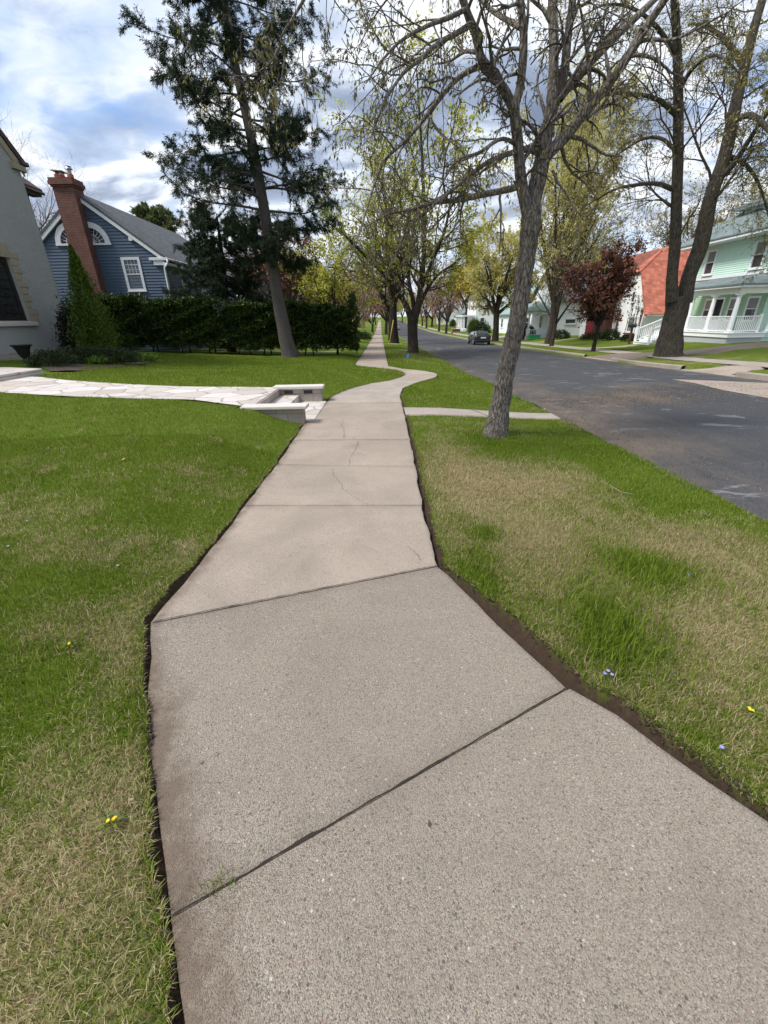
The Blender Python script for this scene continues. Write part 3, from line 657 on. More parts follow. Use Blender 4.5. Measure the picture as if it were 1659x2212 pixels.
for dens, x0, x1, y0, y1, wd in ((16000, -2.6, 1.4, -.8, 2.8, .0024), (16000, .35, 3.1, -.5, 3.2, .0024), (8000, -4.6, -1.2, 2.8, 5, .0032), (9000, .35, 3.1, 3.2, 6.5, .0034)):
    X, Y = grass_points(int(dens*(x1-x0)*(y1-y0)), x0, x1, y0, y1); k = grass_ok(X, Y) & (rng.random(len(X)) < np.clip(dryness(X, Y)*1.1-.08, 0, 1)) & (np.abs(X) < 1.35*np.abs(Y)+3.2); blades(X[k], Y[k], .05, wd, True, 1.0, 1.0)
for (x, y, sx, sy, n_, L) in ((1.22, 1.75, .17, .22, 2600, .085), (1.72, 2.3, .24, .16, 2600, .07), (.62, 2.3, .07, .22, 600, .055), (1.05, 1.55, .08, .1, 500, .09), (.78, 2.75, .1, .08, 500, .05), (-1.75, 1.55, .3, .25, 1200, .06), (1.45, 5.65, .3, .2, 500, .07)):
    X = rng.normal(x, sx, n_); Y = rng.normal(y, sy, n_); ok = grass_ok(X, Y); blades(X[ok], Y[ok], L, .0038, True, .45, 0.0)
# ragged turf edge hanging over the trench on both sides
for side in (0, 1):
    Y = rng.uniform(.1, 9.2, 9000); X = (xl(Y)-TM(Y, 0.)-.012-np.abs(rng.normal(0, .012, 9000))) if side == 0 else (xr(Y)+TM(Y, 1.)+.012+np.abs(rng.normal(0, .012, 9000)))
    ok = ((cut(X, Y) < 0) & ~((X < 0) & (Y > 6.5) & (Y < 8.75))); blades(X[ok], Y[ok], .042, .003, True, .9, .32)
# a little tuft growing in the joint
X = rng.normal(-.50, .03, 70); Y = rng.normal(.64, .02, 70); blades(X, Y, .035, .0022, True, .6, .25, np.full(70, .004))
m, n, o = newmat('grass_blades'); g = n.node('ShaderNodeNewGeometry'); v = obj(n); rnd = n.attr('rnd')
big = n.noise(v, 1.1, 4)
f = n.math('ADD', n.math('MULTIPLY', rnd, .7), n.math('MULTIPLY', big, .5))
gc = n.ramp(f, [(.15, (.054, .09, .006)), (.5, (.122, .188, .018)), (.8, (.205, .275, .036)), (1., (.29, .33, .08))])
dc = n.ramp(rnd, [(0, (.20, .145, .065)), (.4, (.38, .31, .16)), (.8, (.55, .47, .29)), (1., (.27, .18, .10))])
c = n.mix(n.attr('dead'), gc, dc)
d = n.node('ShaderNodeBsdfDiffuse', {'Color': c}); t = n.node('ShaderNodeBsdfTranslucent', {'Color': c}); mx = n.node('ShaderNodeMixShader', {0: .35}); n.l.new(d.outputs[0], mx.inputs[1]); n.l.new(t.outputs[0], mx.inputs[2])
n.l.new(mx.outputs[0], o.inputs[0]); MT['grass'] = m
gr = npmesh('grass', np.concatenate(GV), [np.concatenate(GF3), np.concatenate(GF4)], MT['grass'], attrs={'dead': np.concatenate(GA), 'rnd': np.concatenate(GS)})
tag(gr, 'green and straw coloured grass blades growing on the near lawns', 'grass', kind='stuff')
del GV, GF3, GF4, GA, GS

# ------------------------------------------------------------------ plants: vectorised branches and leaves
def nrm(v): return v/np.maximum(np.linalg.norm(v, axis=-1, keepdims=True), 1e-9)
class Plant:
    def __init__(s, seed): s.r = np.random.default_rng(seed); s.wv, s.wf, s.wo = [], [], 0; s.lv, s.lf, s.lo = [], [], 0; s.tv, s.tf, s.to = [], [], 0
    def tubes(s, P, Rd, k=6, twig=False, lump=0.0):
        B, n_, _ = P.shape
        T = np.empty_like(P); T[:, 1:-1] = P[:, 2:]-P[:, :-2]; T[:, 0] = P[:, 1]-P[:, 0]; T[:, -1] = P[:, -1]-P[:, -2]; T = nrm(T)
        ref = np.where(np.abs(nrm(P[:, -1]-P[:, 0])[:, 2:3]) > .75, np.array([[1., .13, 0]]), np.array([[.05, .1, 1.]]))[:, None, :]
        N = nrm(ref-T*np.sum(ref*T, -1, keepdims=True)); Bn = np.cross(T, N)
        a = np.arange(k)*2*np.pi/k; rad = Rd[:, :, None]*np.ones(k)
        if lump:
            ph = s.r.uniform(0, 6, (B, 1, 4)); t = np.arange(n_)[None, :, None]
            aa = a[None, None, :]
            rad = rad*(1+lump*(np.sin(3*aa+.55*t+ph[..., 0:1])+.8*np.sin(7*aa+.35*t+ph[..., 1:2])+.6*np.sin(2*aa-.8*t+ph[..., 2:3])+.7*s.r.normal(0, .6, (B, n_, k))))
        ring = P[:, :, None, :]+rad[..., None]*(N[:, :, None, :]*np.cos(a)[None, None, :, None]+Bn[:, :, None, :]*np.sin(a)[None, None, :, None])
        base = (np.arange(B)*n_*k)[:, None, None]; i = np.arange(n_-1)[None, :, None]*k; j = np.arange(k)[None, None, :]; j2 = (j+1) % k
        f = np.stack(np.broadcast_arrays(base+i+j, base+i+j2, base+i+k+j2, base+i+k+j), -1).reshape(-1, 4)
        if twig: s.tv.append(ring.reshape(-1, 3)); s.tf.append(f+s.to); s.to += B*n_*k
        else: s.wv.append(ring.reshape(-1, 3)); s.wf.append(f+s.wo); s.wo += B*n_*k
    def limb(s, pts, rads, n_=16, k=10, lump=0.0, add=True):
        """a single limb through given points (Catmull-Rom)"""
        pts = np.array([tuple(p) for p in pts], float); m_ = len(pts); t = np.linspace(0, m_-1, n_); i = np.minimum(t.astype(int), m_-2); f = (t-i)[:, None]
        ext = np.vstack([2*pts[0]-pts[1], pts, 2*pts[-1]-pts[-2]]); p0, p1, p2, p3 = ext[i], ext[i+1], ext[i+2], ext[i+3]
        P = .5*((2*p1)+(-p0+p2)*f+(2*p0-5*p1+4*p2-p3)*f**2+(-p0+3*p1-3*p2+p3)*f**3)
        Rd = np.interp(t, np.arange(m_), rads)
        if add: s.tubes(P[None], Rd[None], k, lump=lump)
        return P[None], Rd[None]
    def grow(s, P, Rd, c, t0=.25, t1=1., ang=(35, 65), ln=(.5, .8), n_=6, up=.05, wander=.12, rf=.6, rmin=.004, taper=.3, k=5, abslen=None, twig=False, flat=0., add=True):
        B, m_, _ = P.shape; r = s.r; N = B*c
        t = (t0+(t1-t0)*(np.arange(c)[None]+r.uniform(0, 1, (B, c)))/c).ravel(); bi = np.repeat(np.arange(B), c)
        x = t*(m_-1); i = np.minimum(x.astype(int), m_-2); f = (x-i)[:, None]
        O = P[bi, i]*(1-f)+P[bi, i+1]*f; T = nrm(P[bi, i+1]-P[bi, i]); ro = Rd[bi, i]*(1-f[:, 0])+Rd[bi, i+1]*f[:, 0]
        plen = np.linalg.norm(np.diff(P, axis=1), axis=-1).sum(1)[bi]
        Lh = (plen if abslen is None else abslen)*r.uniform(*ln, N)*(1-.35*t)
        q = r.normal(0, 1, (N, 3)); q[:, 2] *= (1-flat); S_ = nrm(q-T*np.sum(q*T, -1, keepdims=True)); a = np.radians(r.uniform(*ang, N))[:, None]
        d = nrm(T*np.cos(a)+S_*np.sin(a)); pts = [O]; p = O
        for j in range(n_-1):
            d = nrm(d+np.array([0, 0, up])+r.normal(0, wander, (N, 3))); p = p+d*(Lh/(n_-1))[:, None]; pts.append(p)
        Q = np.stack(pts, 1); rb = np.maximum(np.minimum(ro*rf, Lh*.03+rmin), rmin); RR = rb[:, None]*np.linspace(1, taper, n_)[None]; RR = np.maximum(RR, rmin*.6)
        if add: s.tubes(Q, RR, k, twig)
        return Q, RR
    def leaves(s, P, per, size=.06, w=.4, droop=.3, t0=.2, spread=.02, dirk=.5, jit=.3):
        B, m_, _ = P.shape; N = B*per; r = s.r
        t = r.uniform(t0, 1, N)*(m_-1.001); bi = np.repeat(np.arange(B), per); i = t.astype(int); f = (t-i)[:, None]
        O = P[bi, i]*(1-f)+P[bi, i+1]*f+r.normal(0, spread, (N, 3)); T = nrm(P[bi, i+1]-P[bi, i])
        d = nrm(T*dirk+r.normal(0, .6, (N, 3))+np.array([0, 0, -droop])); q = r.normal(0, 1, (N, 3)); sd_ = nrm(np.cross(d, q)); L_ = (size*r.uniform(1-jit*1.3, 1+jit*1.6, N))[:, None]
        nn = np.cross(d, sd_); A = O; Bp = O+d*L_*.5+sd_*L_*w*.5+nn*L_*.08; C = O+d*L_; Dp = O+d*L_*.5-sd_*L_*w*.5+nn*L_*.08
        s.lv.append(np.stack([A, Bp, C, Dp], 1).reshape(-1, 3)); b = s.lo+np.arange(N)[:, None]*4; s.lf.append(b+np.arange(4)[None]); s.lo += N*4
    def scatter(s, O, size, w, d0=None, dk=1.0, flat=.6):
        N = len(O); r = s.r; d = r.normal(0, flat, (N, 3))+(0 if d0 is None else d0*dk); d = nrm(d); sd_ = nrm(np.cross(d, r.normal(0, 1, (N, 3)))); L_ = (size*r.uniform(.6, 1.5, N))[:, None]
        s.lv.append(np.stack([O, O+d*L_*.5+sd_*L_*w*.5, O+d*L_, O+d*L_*.5-sd_*L_*w*.5], 1).reshape(-1, 3)); b = s.lo+np.arange(N)[:, None]*4; s.lf.append(b+np.arange(4)[None]); s.lo += N*4
    def build(s, root, bark, leaf, twig=None, wood='trunk', crown='crown', origin=None):
        o = np.array(tuple(root.location if origin is None else origin), float)
        if s.wo: npmesh(wood, np.concatenate(s.wv)-o, np.concatenate(s.wf), MT[bark], root, True)
        if s.to: npmesh('twigs', np.concatenate(s.tv)-o, np.concatenate(s.tf), MT[twig or bark], root)
        if s.lo: npmesh(crown, np.concatenate(s.lv)-o, np.concatenate(s.lf), MT[leaf], root)

# ---- the near tree with the shaggy trunk
def PX(l, Y): return [onY(p[0], p[1], Y+(p[2] if len(p) > 2 else 0)) for p in l]
hb = at(1070, 940)
hero = thing('street_tree', 'nearest tree with shaggy grey brown trunk leaning over the worn grass verge', 'tree', hb)
p = Plant(11); Yh = hb.y
tr = [(1064, 962, 0), (1070, 940, 0), (1080, 880, .02), (1093, 800, .03), (1107, 740, .02), (1118, 690, 0), (1131, 600, 0), (1140, 540, 0), (1147, 480, 0), (1149, 445, 0)]
p.limb(PX(tr, Yh), [.26, .185, .13, .116, .112, .106, .102, .10, .115, .10], 150, 44, .028)
limbs = []
def HL(l, rads, n_=20, k=12, lump=.05): q = p.limb(PX(l, Yh), rads, n_, k, lump); limbs.append(q); return q
HL([(1143, 475, 0), (1132, 425, -.02), (1124, 375, -.05), (1117, 300, -.08), (1112, 232, -.1), (1122, 195, -.1), (1131, 100, -.15), (1124, 0, -.2), (1110, -160, -.3), (1100, -420, -.5)], [.075, .066, .06, .055, .052, .042, .038, .034, .026, .012], 40)
HL([(1114, 245, -.1), (1092, 200, -.12), (1070, 168, -.15), (1040, 128, -.2), (1026, 70, -.25), (1000, 0, -.3), (965, -130, -.5), (900, -330, -.9)], [.048, .046, .045, .042, .037, .034, .025, .012], 34)
B1 = HL([(1147, 470, 0), (1156, 410, .03), (1170, 350, .06), (1180, 290, .08), (1190, 235, .1), (1196, 150, .12), (1196, 75, .15), (1193, 0, .2), (1200, -200, .3), (1215, -450, .5)], [.095, .09, .088, .074, .062, .052, .046, .042, .03, .012], 44)
HL([(1178, 300, .08), (1200, 215, .16), (1217, 165, .2), (1228, 75, .26), (1238, -10, .3), (1265, -220, .5)], [.06, .052, .046, .04, .034, .014], 26)
HL([(1172, 345, .05), (1196, 320, .02), (1222, 295, 0), (1262, 245, -.05), (1315, 180, -.15), (1370, 100, -.25), (1432, 5, -.4), (1540, -150, -.7), (1700, -350, -1)], [.07, .062, .056, .052, .046, .04, .033, .022, .01], 40)
HL([(1208, 212, .18), (1235, 178, .22), (1295, 112, .3), (1355, 55, .4), (1412, 2, .5), (1520, -110, .8), (1650, -260, 1.1)], [.05, .05, .044, .036, .03, .02, .01], 30)
Cl = HL([(1131, 398, -.02), (1100, 408, -.06), (1040, 421, -.15), (985, 433, -.22), (940, 437, -.3), (890, 452, -.4), (840, 462, -.5), (790, 490, -.6)], [.036, .034, .031, .028, .024, .018, .013, .006], 30)
HL([(1172, 335, .05), (1145, 322, -.02), (1115, 328, -.1), (1060, 347, -.2), (1015, 378, -.25), (975, 412, -.3), (935, 445, -.35), (885, 490, -.45), (850, 560, -.5), (835, 600, -.5)], [.04, .033, .027, .024, .021, .018, .015, .011, .007, .004], 30)
HL([(1042, 140, -.2), (1005, 158, -.3), (970, 188, -.4), (925, 245, -.55), (880, 300, -.7), (830, 348, -.8), (800, 425, -.9), (775, 510, -1.), (740, 600, -1.)], [.026, .024, .022, .019, .017, .014, .011, .007, .004], 30)
HL([(1018, 50, -.28), (990, 70, -.4), (945, 95, -.6), (905, 130, -.8), (870, 160, -.9), (830, 222, -1.1), (800, 300, -1.2)], [.026, .022, .02, .017, .014, .01, .005], 22)
HL([(1005, 20, -.3), (970, 38, -.5), (925, 55, -.7), (870, 85, -1.), (830, 125, -1.2), (790, 180, -1.3)], [.022, .019, .016, .012, .009, .005], 18)
HL([(960, -140, -.5), (900, -190, -.7), (800, -160, -1.1), (700, -70, -1.4), (655, 2, -1.5), (632, 40, -1.5), (610, 75, -1.5), (600, 108, -1.5), (580, 140, -1.5), (540, 162, -1.5), (500, 166, -1.5)], [.025, .02, .016, .013, .011, .009, .008, .0065, .005, .004, .003], 36)
HL([(1194, 368, .05), (1206, 395, .0), (1222, 416, -.05), (1238, 445, -.1), (1256, 462, -.15), (1300, 440, -.2)], [.014, .012, .01, .009, .007, .004], 14)
HL([(1128, 320, -.05), (1085, 300, -.3), (1035, 330, -.5), (985, 350, -.6), (945, 420, -.7), (915, 520, -.8)], [.022, .018, .015, .012, .008, .004], 22)
HL([(1124, 60, -.15), (1060, 20, .5), (1000, -40, 1.), (900, -60, 1.6), (820, 20, 2.2), (770, 110, 2.5)], [.025, .022, .018, .014, .01, .005], 24)
HL([(1366, 105, -.25), (1385, 60, -.3), (1410, 90, -.4), (1430, 160, -.5)], [.022, .018, .012, .006], 14)
for q, c in zip(limbs, [13, 10, 12, 8, 12, 9, 15, 13, 15, 12, 9, 13, 3, 11, 10, 4]):
    a1 = p.grow(*q, c, .15, .98, (35, 80), (.5, 1.1), 9, -.035, .16, .5, .004, .3, 5, abslen=.95)
    a2 = p.grow(*a1, 5, .15, 1., (30, 70), (.35, .8), 7, -.10, .17, .6, .0028, .5, 4, abslen=.55, twig=True)
    a3 = p.grow(*a2, 2, .3, 1., (25, 60), (.5, 1.), 5, -.16, .15, .7, .002, .6, 3, abslen=.22, twig=True)
    p.leaves(a2[0], 5, .034, .36, 1.1, .3, .007, .3); p.leaves(a3[0], 4, .034, .36, 1.2, .2, .007, .3)
p.build(hero, 'bark_hero', 'leaf_hero', 'twig')

# ---- deciduous trees
def decid(name, label, cat, loc, seed, h=12, r=.22, fork=2.2, nl=5, spread=(18, 40), bark='bark_street', leaf='leaf_green', twig='twig', up=.07, c=(8, 6, 5), leafn=6, lsize=.12, lw=.5, droop=.3, l2=(.35, .6), wander=.1, start=.25, group=None, limbs=None, tlump=.025, wood='trunk', rmin=.008, bf=.5):
    loc = Vector(loc); t = thing(name, label, cat, loc, 0, group); p = Plant(seed); g = p.r
    if limbs is None:
        top = loc+Vector((g.normal(0, .1), g.normal(0, .1), fork))
        p.limb([loc-Vector((0, 0, .25)), loc+Vector((0, 0, .12)), loc.lerp(top, .5)+Vector((g.normal(0, .05), 0, 0)), top], [r*1.7, r*1.2, r*.97, r*.92], 16, 16, tlump)
        main = []
        for i in range(nl):
            az = 2*np.pi*(i+g.uniform(0, .6))/nl; a = np.radians(g.uniform(*spread)) if i else np.radians(5)
            d = np.array([np.cos(az)*np.sin(a), np.sin(az)*np.sin(a), np.cos(a)]); ll = (h-fork)*g.uniform(.8, 1.05)*np.cos(a*.6)
            x = np.array(top)-np.array([0, 0, .3]); pts = [x.copy()]
            for j in range(5): d = nrm(d+np.array([0, 0, .07])+g.normal(0, .07, 3)); x = x+d*ll/5; pts.append(x.copy())
            main.append(p.limb(pts, r*.66*np.array([1, .8, .6, .43, .25, .08]), 18, 9, .02))
    else:
        ql = [p.limb(*a) for a in limbs]; main = ql[1:]
    for q in main:
        a1 = p.grow(*q, c[0], start, 1., (30, 65), l2, 8, up, wander, bf, rmin, .25, 5)
        a2 = p.grow(*a1, c[1], .15, 1., (28, 62), (.4, .7), 6, up*.6, wander*1.2, .6, rmin*.75, .4, 4)
        a3 = p.grow(*a2, c[2], .15, 1., (25, 60), (.45, .8), 4, up*.3, wander*1.3, .7, rmin*.6, .5, 3, twig=True)
        if leafn: p.leaves(a3[0], leafn, lsize, lw, droop, .1, lsize*.3); p.leaves(a2[0], max(1, leafn//2), lsize, lw, droop, .3, lsize*.3)
    p.build(t, bark, leaf, twig); return t

# forked street tree with fresh leaves beside the sidewalk
fb = at(892, 762); Yf = fb.y
fl = [([tuple(fb-Vector((0, 0, .3)))]+[tuple(fb+Vector((0, 0, .1)))]+[tuple(x) for x in PX([(892, 735), (891, 705), (892, 680)], Yf)], [.52, .42, .34, .34, .36], 22, 22, .04)]
for l, rr in (([(890, 692, 0), (881, 669, -.1), (869, 643, -.2), (855, 622, -.3), (836, 600, -.5), (792, 556, -1), (738, 502, -1.6), (690, 470, -2)], [.26, .2, .17, .145, .12, .09, .06, .03]),
              ([(892, 690, .1), (894, 669, .2), (891, 643, .4), (885, 620, .6), (878, 565, 1), (855, 510, 1.5), (820, 440, 2), (800, 340, 2.4)], [.2, .165, .14, .13, .11, .085, .06, .03]),
              ([(895, 690, -.05), (903, 664, -.1), (907, 632, -.1), (909, 610, -.1), (915, 565, 0), (917, 478, 0), (914, 390, 0), (911, 325, .1), (905, 230, .2), (900, 150, .2)], [.26, .22, .19, .17, .15, .13, .10, .08, .06, .03]),
              ([(900, 675, .1), (908, 655, .2), (917, 636, .3), (926, 620, .4), (948, 592, .7), (981, 570, 1.2), (1015, 540, 1.6)], [.17, .14, .12, .11, .085, .06, .03]),
              ([(912, 620, 0), (935, 560, -.8), (960, 500, -1.5), (975, 420, -2), (985, 320, -2.4)], [.12, .1, .08, .06, .03]),
              ([(855, 622, -.3), (838, 570, .8), (835, 500, 1.6), (850, 420, 2.2), (855, 320, 2.6)], [.11, .09, .075, .055, .03]),
              ([(872, 650, .2), (830, 610, 2), (780, 590, 3.5), (730, 580, 4.5), (690, 575, 5)], [.12, .09, .07, .05, .025])):
    fl.append((PX(l, Yf), rr, 22, 12, .03))
decid('street_tree', 'forked street tree with fresh green leaves, third trunk from the camera along the sidewalk', 'tree', fb, 21, limbs=fl, bark='bark_street', leaf='leaf_green', twig='twig_light', c=(11, 7, 5), leafn=6, lsize=.15, lw=.6, rmin=.006, l2=(.35, .55), start=.22, up=.05)
# trees farther along the same verge
cb = at(853, 742)
VG = 'trees in a row along the near verge'
v1 = decid('street_tree', 'dark upright trunk just behind the forked street tree', 'tree', cb, 22, h=15, r=.40, fork=4.2, nl=5, spread=(16, 36), bark='bark_dark', leaf='leaf_green', twig='twig_light', c=(8, 5, 5), leafn=4, lsize=.13, group=VG)
v2 = decid('street_tree', 'reddish brown trunk leaning left behind the dark upright trunk', 'tree', (1.45, 58, float(zg(1.45, 58))), 23, h=14, r=.42, fork=3.4, nl=5, spread=(20, 42), bark='bark_dark', leaf='leaf_bud', c=(8, 5, 5), leafn=3, lsize=.16, group=VG)
v3 = decid('street_tree', 'pinkish budding tree well down the near verge', 'tree', (1.1, 88, float(zg(1.1, 88))), 24, h=12, r=.28, fork=2.6, nl=6, spread=(25, 50), bark='bark_street', leaf='leaf_pink', twig='twig_pink', c=(8, 6, 5), leafn=4, lsize=.17, up=.0, group=VG)
# across the street
mb_ = at(1445, 770); Ym = mb_.y
bl = [([tuple(mb_-Vector((0, 0, .3)))]+[tuple(x) for x in PX([(1443, 762), (1450, 720), (1459, 680), (1465, 640)], Ym)], [.86, .64, .51, .48, .50], 24, 26, .035)]
def ML(l, rr): bl.append((PX(l, Ym), rr, 26, 14, .025))
ML([(1452, 650, -.2), (1452, 593, -.25), (1458, 529, -.3), (1462, 425, -.4), (1465, 320, -.5), (1464, 150, -.6), (1457, 0, -.7), (1448, -150, -.8)], [.28, .23, .225, .21, .19, .16, .13, .05])
ML([(1476, 655, .1), (1490, 593, .15), (1514, 529, .2), (1535, 425, .3), (1565, 340, .4), (1595, 200, .5), (1625, 75, .6), (1652, -20, .7), (1690, -170, .8)], [.37, .31, .32, .285, .25, .21, .17, .13, .05])
ML([(1452, 408, -.4), (1425, 398, -.6), (1395, 397, -.9), (1335, 407, -1.4), (1290, 430, -1.8), (1250, 455, -2.1)], [.10, .085, .07, .05, .03, .012])
ML([(1540, 395, .3), (1580, 360, 0), (1620, 300, -.5), (1670, 230, -1), (1730, 180, -1.4)], [.15, .12, .09, .06, .02])
ML([(1568, 335, .4), (1610, 355, .2), (1640, 400, .1), (1662, 470, 0), (1690, 560, -.2)], [.1, .08, .055, .035, .012])
ML([(1464, 250, -.5), (1420, 215, -1.2), (1360, 205, -2), (1300, 235, -2.6), (1240, 270, -3)], [.09, .075, .055, .035, .012])
ML([(1463, 330, -.5), (1430, 300, -.2), (1390, 300, .4), (1340, 330, 1), (1290, 370, 1.5)], [.08, .065, .05, .03, .01])
ML([(1462, 120, -.6), (1420, 60, -1.4), (1370, 20, -2), (1310, 10, -2.6), (1250, 40, -3)], [.08, .07, .05, .03, .012])
ML([(1466, 200, -.5), (1495, 150, -1.4), (1540, 120, -2.4), (1580, 140, -3.2), (1625, 190, -3.8)], [.08, .07, .05, .03, .012])
ML([(1610, 150, .5), (1570, 90, 1.2), (1530, 60, 2), (1490, 50, 2.6)], [.12, .1, .07, .03])
ML([(1585, 260, .4), (1625, 250, -.8), (1665, 290, -1.8), (1690, 360, -2.4), (1700, 450, -2.8)], [.12, .1, .075, .05, .02])
decid('street_tree', 'big grey maple with two tall stems in front of the mint green house', 'tree', mb_, 31, limbs=bl, bark='bark_maple', leaf='leaf_bud', c=(15, 8, 6), leafn=2, lsize=.085, lw=.5, l2=(.22, .5), start=.3, up=-.04, wander=.17, droop=.6, bf=.22)
pl = at(1281, 759)
decid('plum_tree', 'purple leaved ornamental tree before the red roofed white house', 'tree', pl, 32, h=5.9, r=.11, fork=1.7, nl=8, spread=(12, 44), bark='bark_dark', leaf='leaf_red', twig='bark_dark', c=(10, 7, 5), leafn=5, lsize=.12, lw=.6, l2=(.3, .48), start=.08, up=.03, rmin=.005)
yb = at(1191, 748)
decid('street_tree', 'slim young tree with upswept bare limbs on the far verge left of the purple tree', 'tree', yb, 33, h=7.6, r=.15, fork=1.9, nl=6, spread=(18, 48), bark='bark_street', leaf='leaf_bud', c=(8, 5, 4), leafn=2, lsize=.10, l2=(.35, .6), up=.12, start=.2, rmin=.006)
tb = at(1184, 743)
decid('street_tree', 'tall yellow green tree standing behind the slim young tree', 'tree', tb, 34, h=17, r=.30, fork=3.5, nl=8, spread=(8, 30), bark='bark_street', leaf='leaf_yellowgreen', twig='twig_light', c=(10, 7, 5), leafn=9, lsize=.16, rmin=.006, l2=(.28, .5), up=.14, start=.12, bf=.4, lw=.55)
cb2 = at(1069, 737)
decid('street_tree', 'yellow green maple on the far verge beside the parked car', 'tree', cb2, 35, h=11, r=.33, fork=3.0, nl=7, spread=(15, 62), bark='bark_street', leaf='leaf_yellowgreen', twig='twig_light', c=(10, 6, 5), leafn=8, rmin=.006, lsize=.18, lw=.6, l2=(.35, .55), up=.05, start=.15)
gb = at(1009, 711)
decid('shade_tree', 'tree with bright yellow crown beyond the parked car', 'tree', gb, 36, h=13, r=.6, fork=4, nl=6, spread=(15, 50), bark='bark_dark', leaf='leaf_yellow', c=(8, 6, 5), leafn=10, lsize=.3, lw=.6, l2=(.35, .55))
vb = at(963.7, 720.6)
f1_ = decid('street_tree', 'slim forked tree with few leaves next to the fire hydrant', 'tree', vb, 37, h=11, r=.22, fork=2.2, nl=5, spread=(15, 42), bark='bark_street', leaf='leaf_pink', twig='twig_pink', c=(7, 5, 5), leafn=3, lsize=.17, group='slim trees along the far verge')
for (u, v_, sc, lab) in ((948, 716, 1.1, 'slim straight tree just left of the forked one by the hydrant'), (921, 709, 1.3, 'pale trunk leaning left on the far verge'), (912, 705, 1.2, 'farthest slim trunk on the far verge right of the street end')):
    dup(f1_, at(u, v_), random.uniform(0, 6), lab, sc)
# background trees: copies of a few kinds, some way off
bk1 = decid('background_tree', 'budding tree rising behind the far white houses', 'tree', (30, 70, float(zg(30, 70))), 41, h=15, r=.35, fork=3, nl=6, spread=(12, 40), leaf='leaf_bud', twig='twig_light', c=(8, 6, 5), leafn=4, lsize=.2, group='trees behind the houses')
bk2 = decid('background_tree', 'pinkish tree beyond the hedge end on the left lawns', 'tree', (-7, 66, float(zg(-7, 66))), 42, h=10, r=.25, fork=2, nl=7, spread=(20, 60), leaf='leaf_pink', twig='twig_pink', c=(8, 6, 5), leafn=4, lsize=.2, up=-.03, group='trees behind the houses')
bk3 = decid('background_tree', 'purple leaved tree behind the spruce and hedge', 'tree', (-7.6, 38, float(zg(-7.6, 38))), 43, h=8.2, r=.2, fork=1.8, nl=7, spread=(15, 55), leaf='leaf_red', c=(8, 6, 5), leafn=5, lsize=.17, lw=.6, group='trees behind the houses')
bk4 = decid('background_tree', 'leafless tree behind the grey stucco house', 'tree', (-26, 37, float(zg(-26, 37))), 44, h=12.6, r=.3, fork=3, nl=6, spread=(8, 34), leaf='leaf_bud', twig='twig_pink', bark='twig_pink', c=(8, 6, 5), leafn=0, up=.12, group='trees behind the houses')
bk5 = decid('background_tree', 'yellow green tree just behind the right end of the hedge', 'tree', (-3.6, 36, float(zg(-3.6, 36))), 45, h=7.2, r=.16, fork=1.8, nl=7, spread=(15, 58), leaf='leaf_green', c=(8, 6, 5), leafn=3, lsize=.14, lw=.6, group='trees behind the houses')
for src, x, y, sc, lab in (
    (bk2, -1.9, 105, 1.0, 'pinkish drooping tree over the far end of the sidewalk'), (bk2, -5, 90, .9, 'smaller pinkish tree left of the far sidewalk'), (bk5, -12, 60, 1.3, 'green tree far behind the purple one on the left'),
    (bk3, -13.5, 52, 1.1, 'second purple leaved tree between the blue house and the sidewalk'), (bk3, -5.2, 50, .75, 'low purple leaved tree above the hedge end'), (bk5, 2.5, 130, 1.5, 'fresh green tree at the far end of the near verge'), (bk2, 4.2, 190, 1.2, 'pinkish tree where the street fades away'),
    (bk5, -2.0, 185, 1.4, 'yellow green tree closing the view at the sidewalk end'), (bk2, 17, 150, 1.3, 'pinkish tree on the right near the street end'), (bk2, 17.5, 120, 1.1, 'pinkish tree behind the slim verge trees'),
    (bk1, 24, 110, 1.1, 'tall budding tree between the far white houses'), (bk1, 33, 52, .95, 'budding tree behind the red roofed house'), (bk1, 26, 140, 1.2, 'tall budding tree at the far right of the street end'),
    (bk3, 30, 47, 1.0, 'reddish tree peeping over the red roof'), (bk1, 40, 95, 1.2, 'budding tree far behind the porch house'), (bk5, 27, 60, 1.2, 'green tree behind the small white porch'),
    (bk1, -30, 75, 1.0, 'budding tree far behind the blue house'), (bk1, -16, 95, 1.1, 'budding tree far off above the hedge'), (bk2, -9, 120, 1.3, 'pinkish tree far off on the left lawns'), (bk1, -7, 150, 1.2, 'budding tree near the far left of the street end'),
    (bk5, 11, 230, 1.8, 'green tree closing the street far away'), (bk2, 7, 260, 2.0, 'pinkish tree closing the street far away'), (bk5, 18, 240, 1.9, 'green tree on the right where the street ends'), (bk2, -6, 250, 1.9, 'pinkish tree on the left where the street ends'),
    (bk1, 45, 60, 1.1, 'budding tree far right behind the mint house'), (bk1, 50, 42, 1.1, 'budding tree at the right edge behind the mint house'), (bk1, 36, 34, .8, 'smaller budding tree just behind the mint house')):
    dup(src, (x, y, float(zg(x, y))), random.uniform(0, 6), lab, sc)

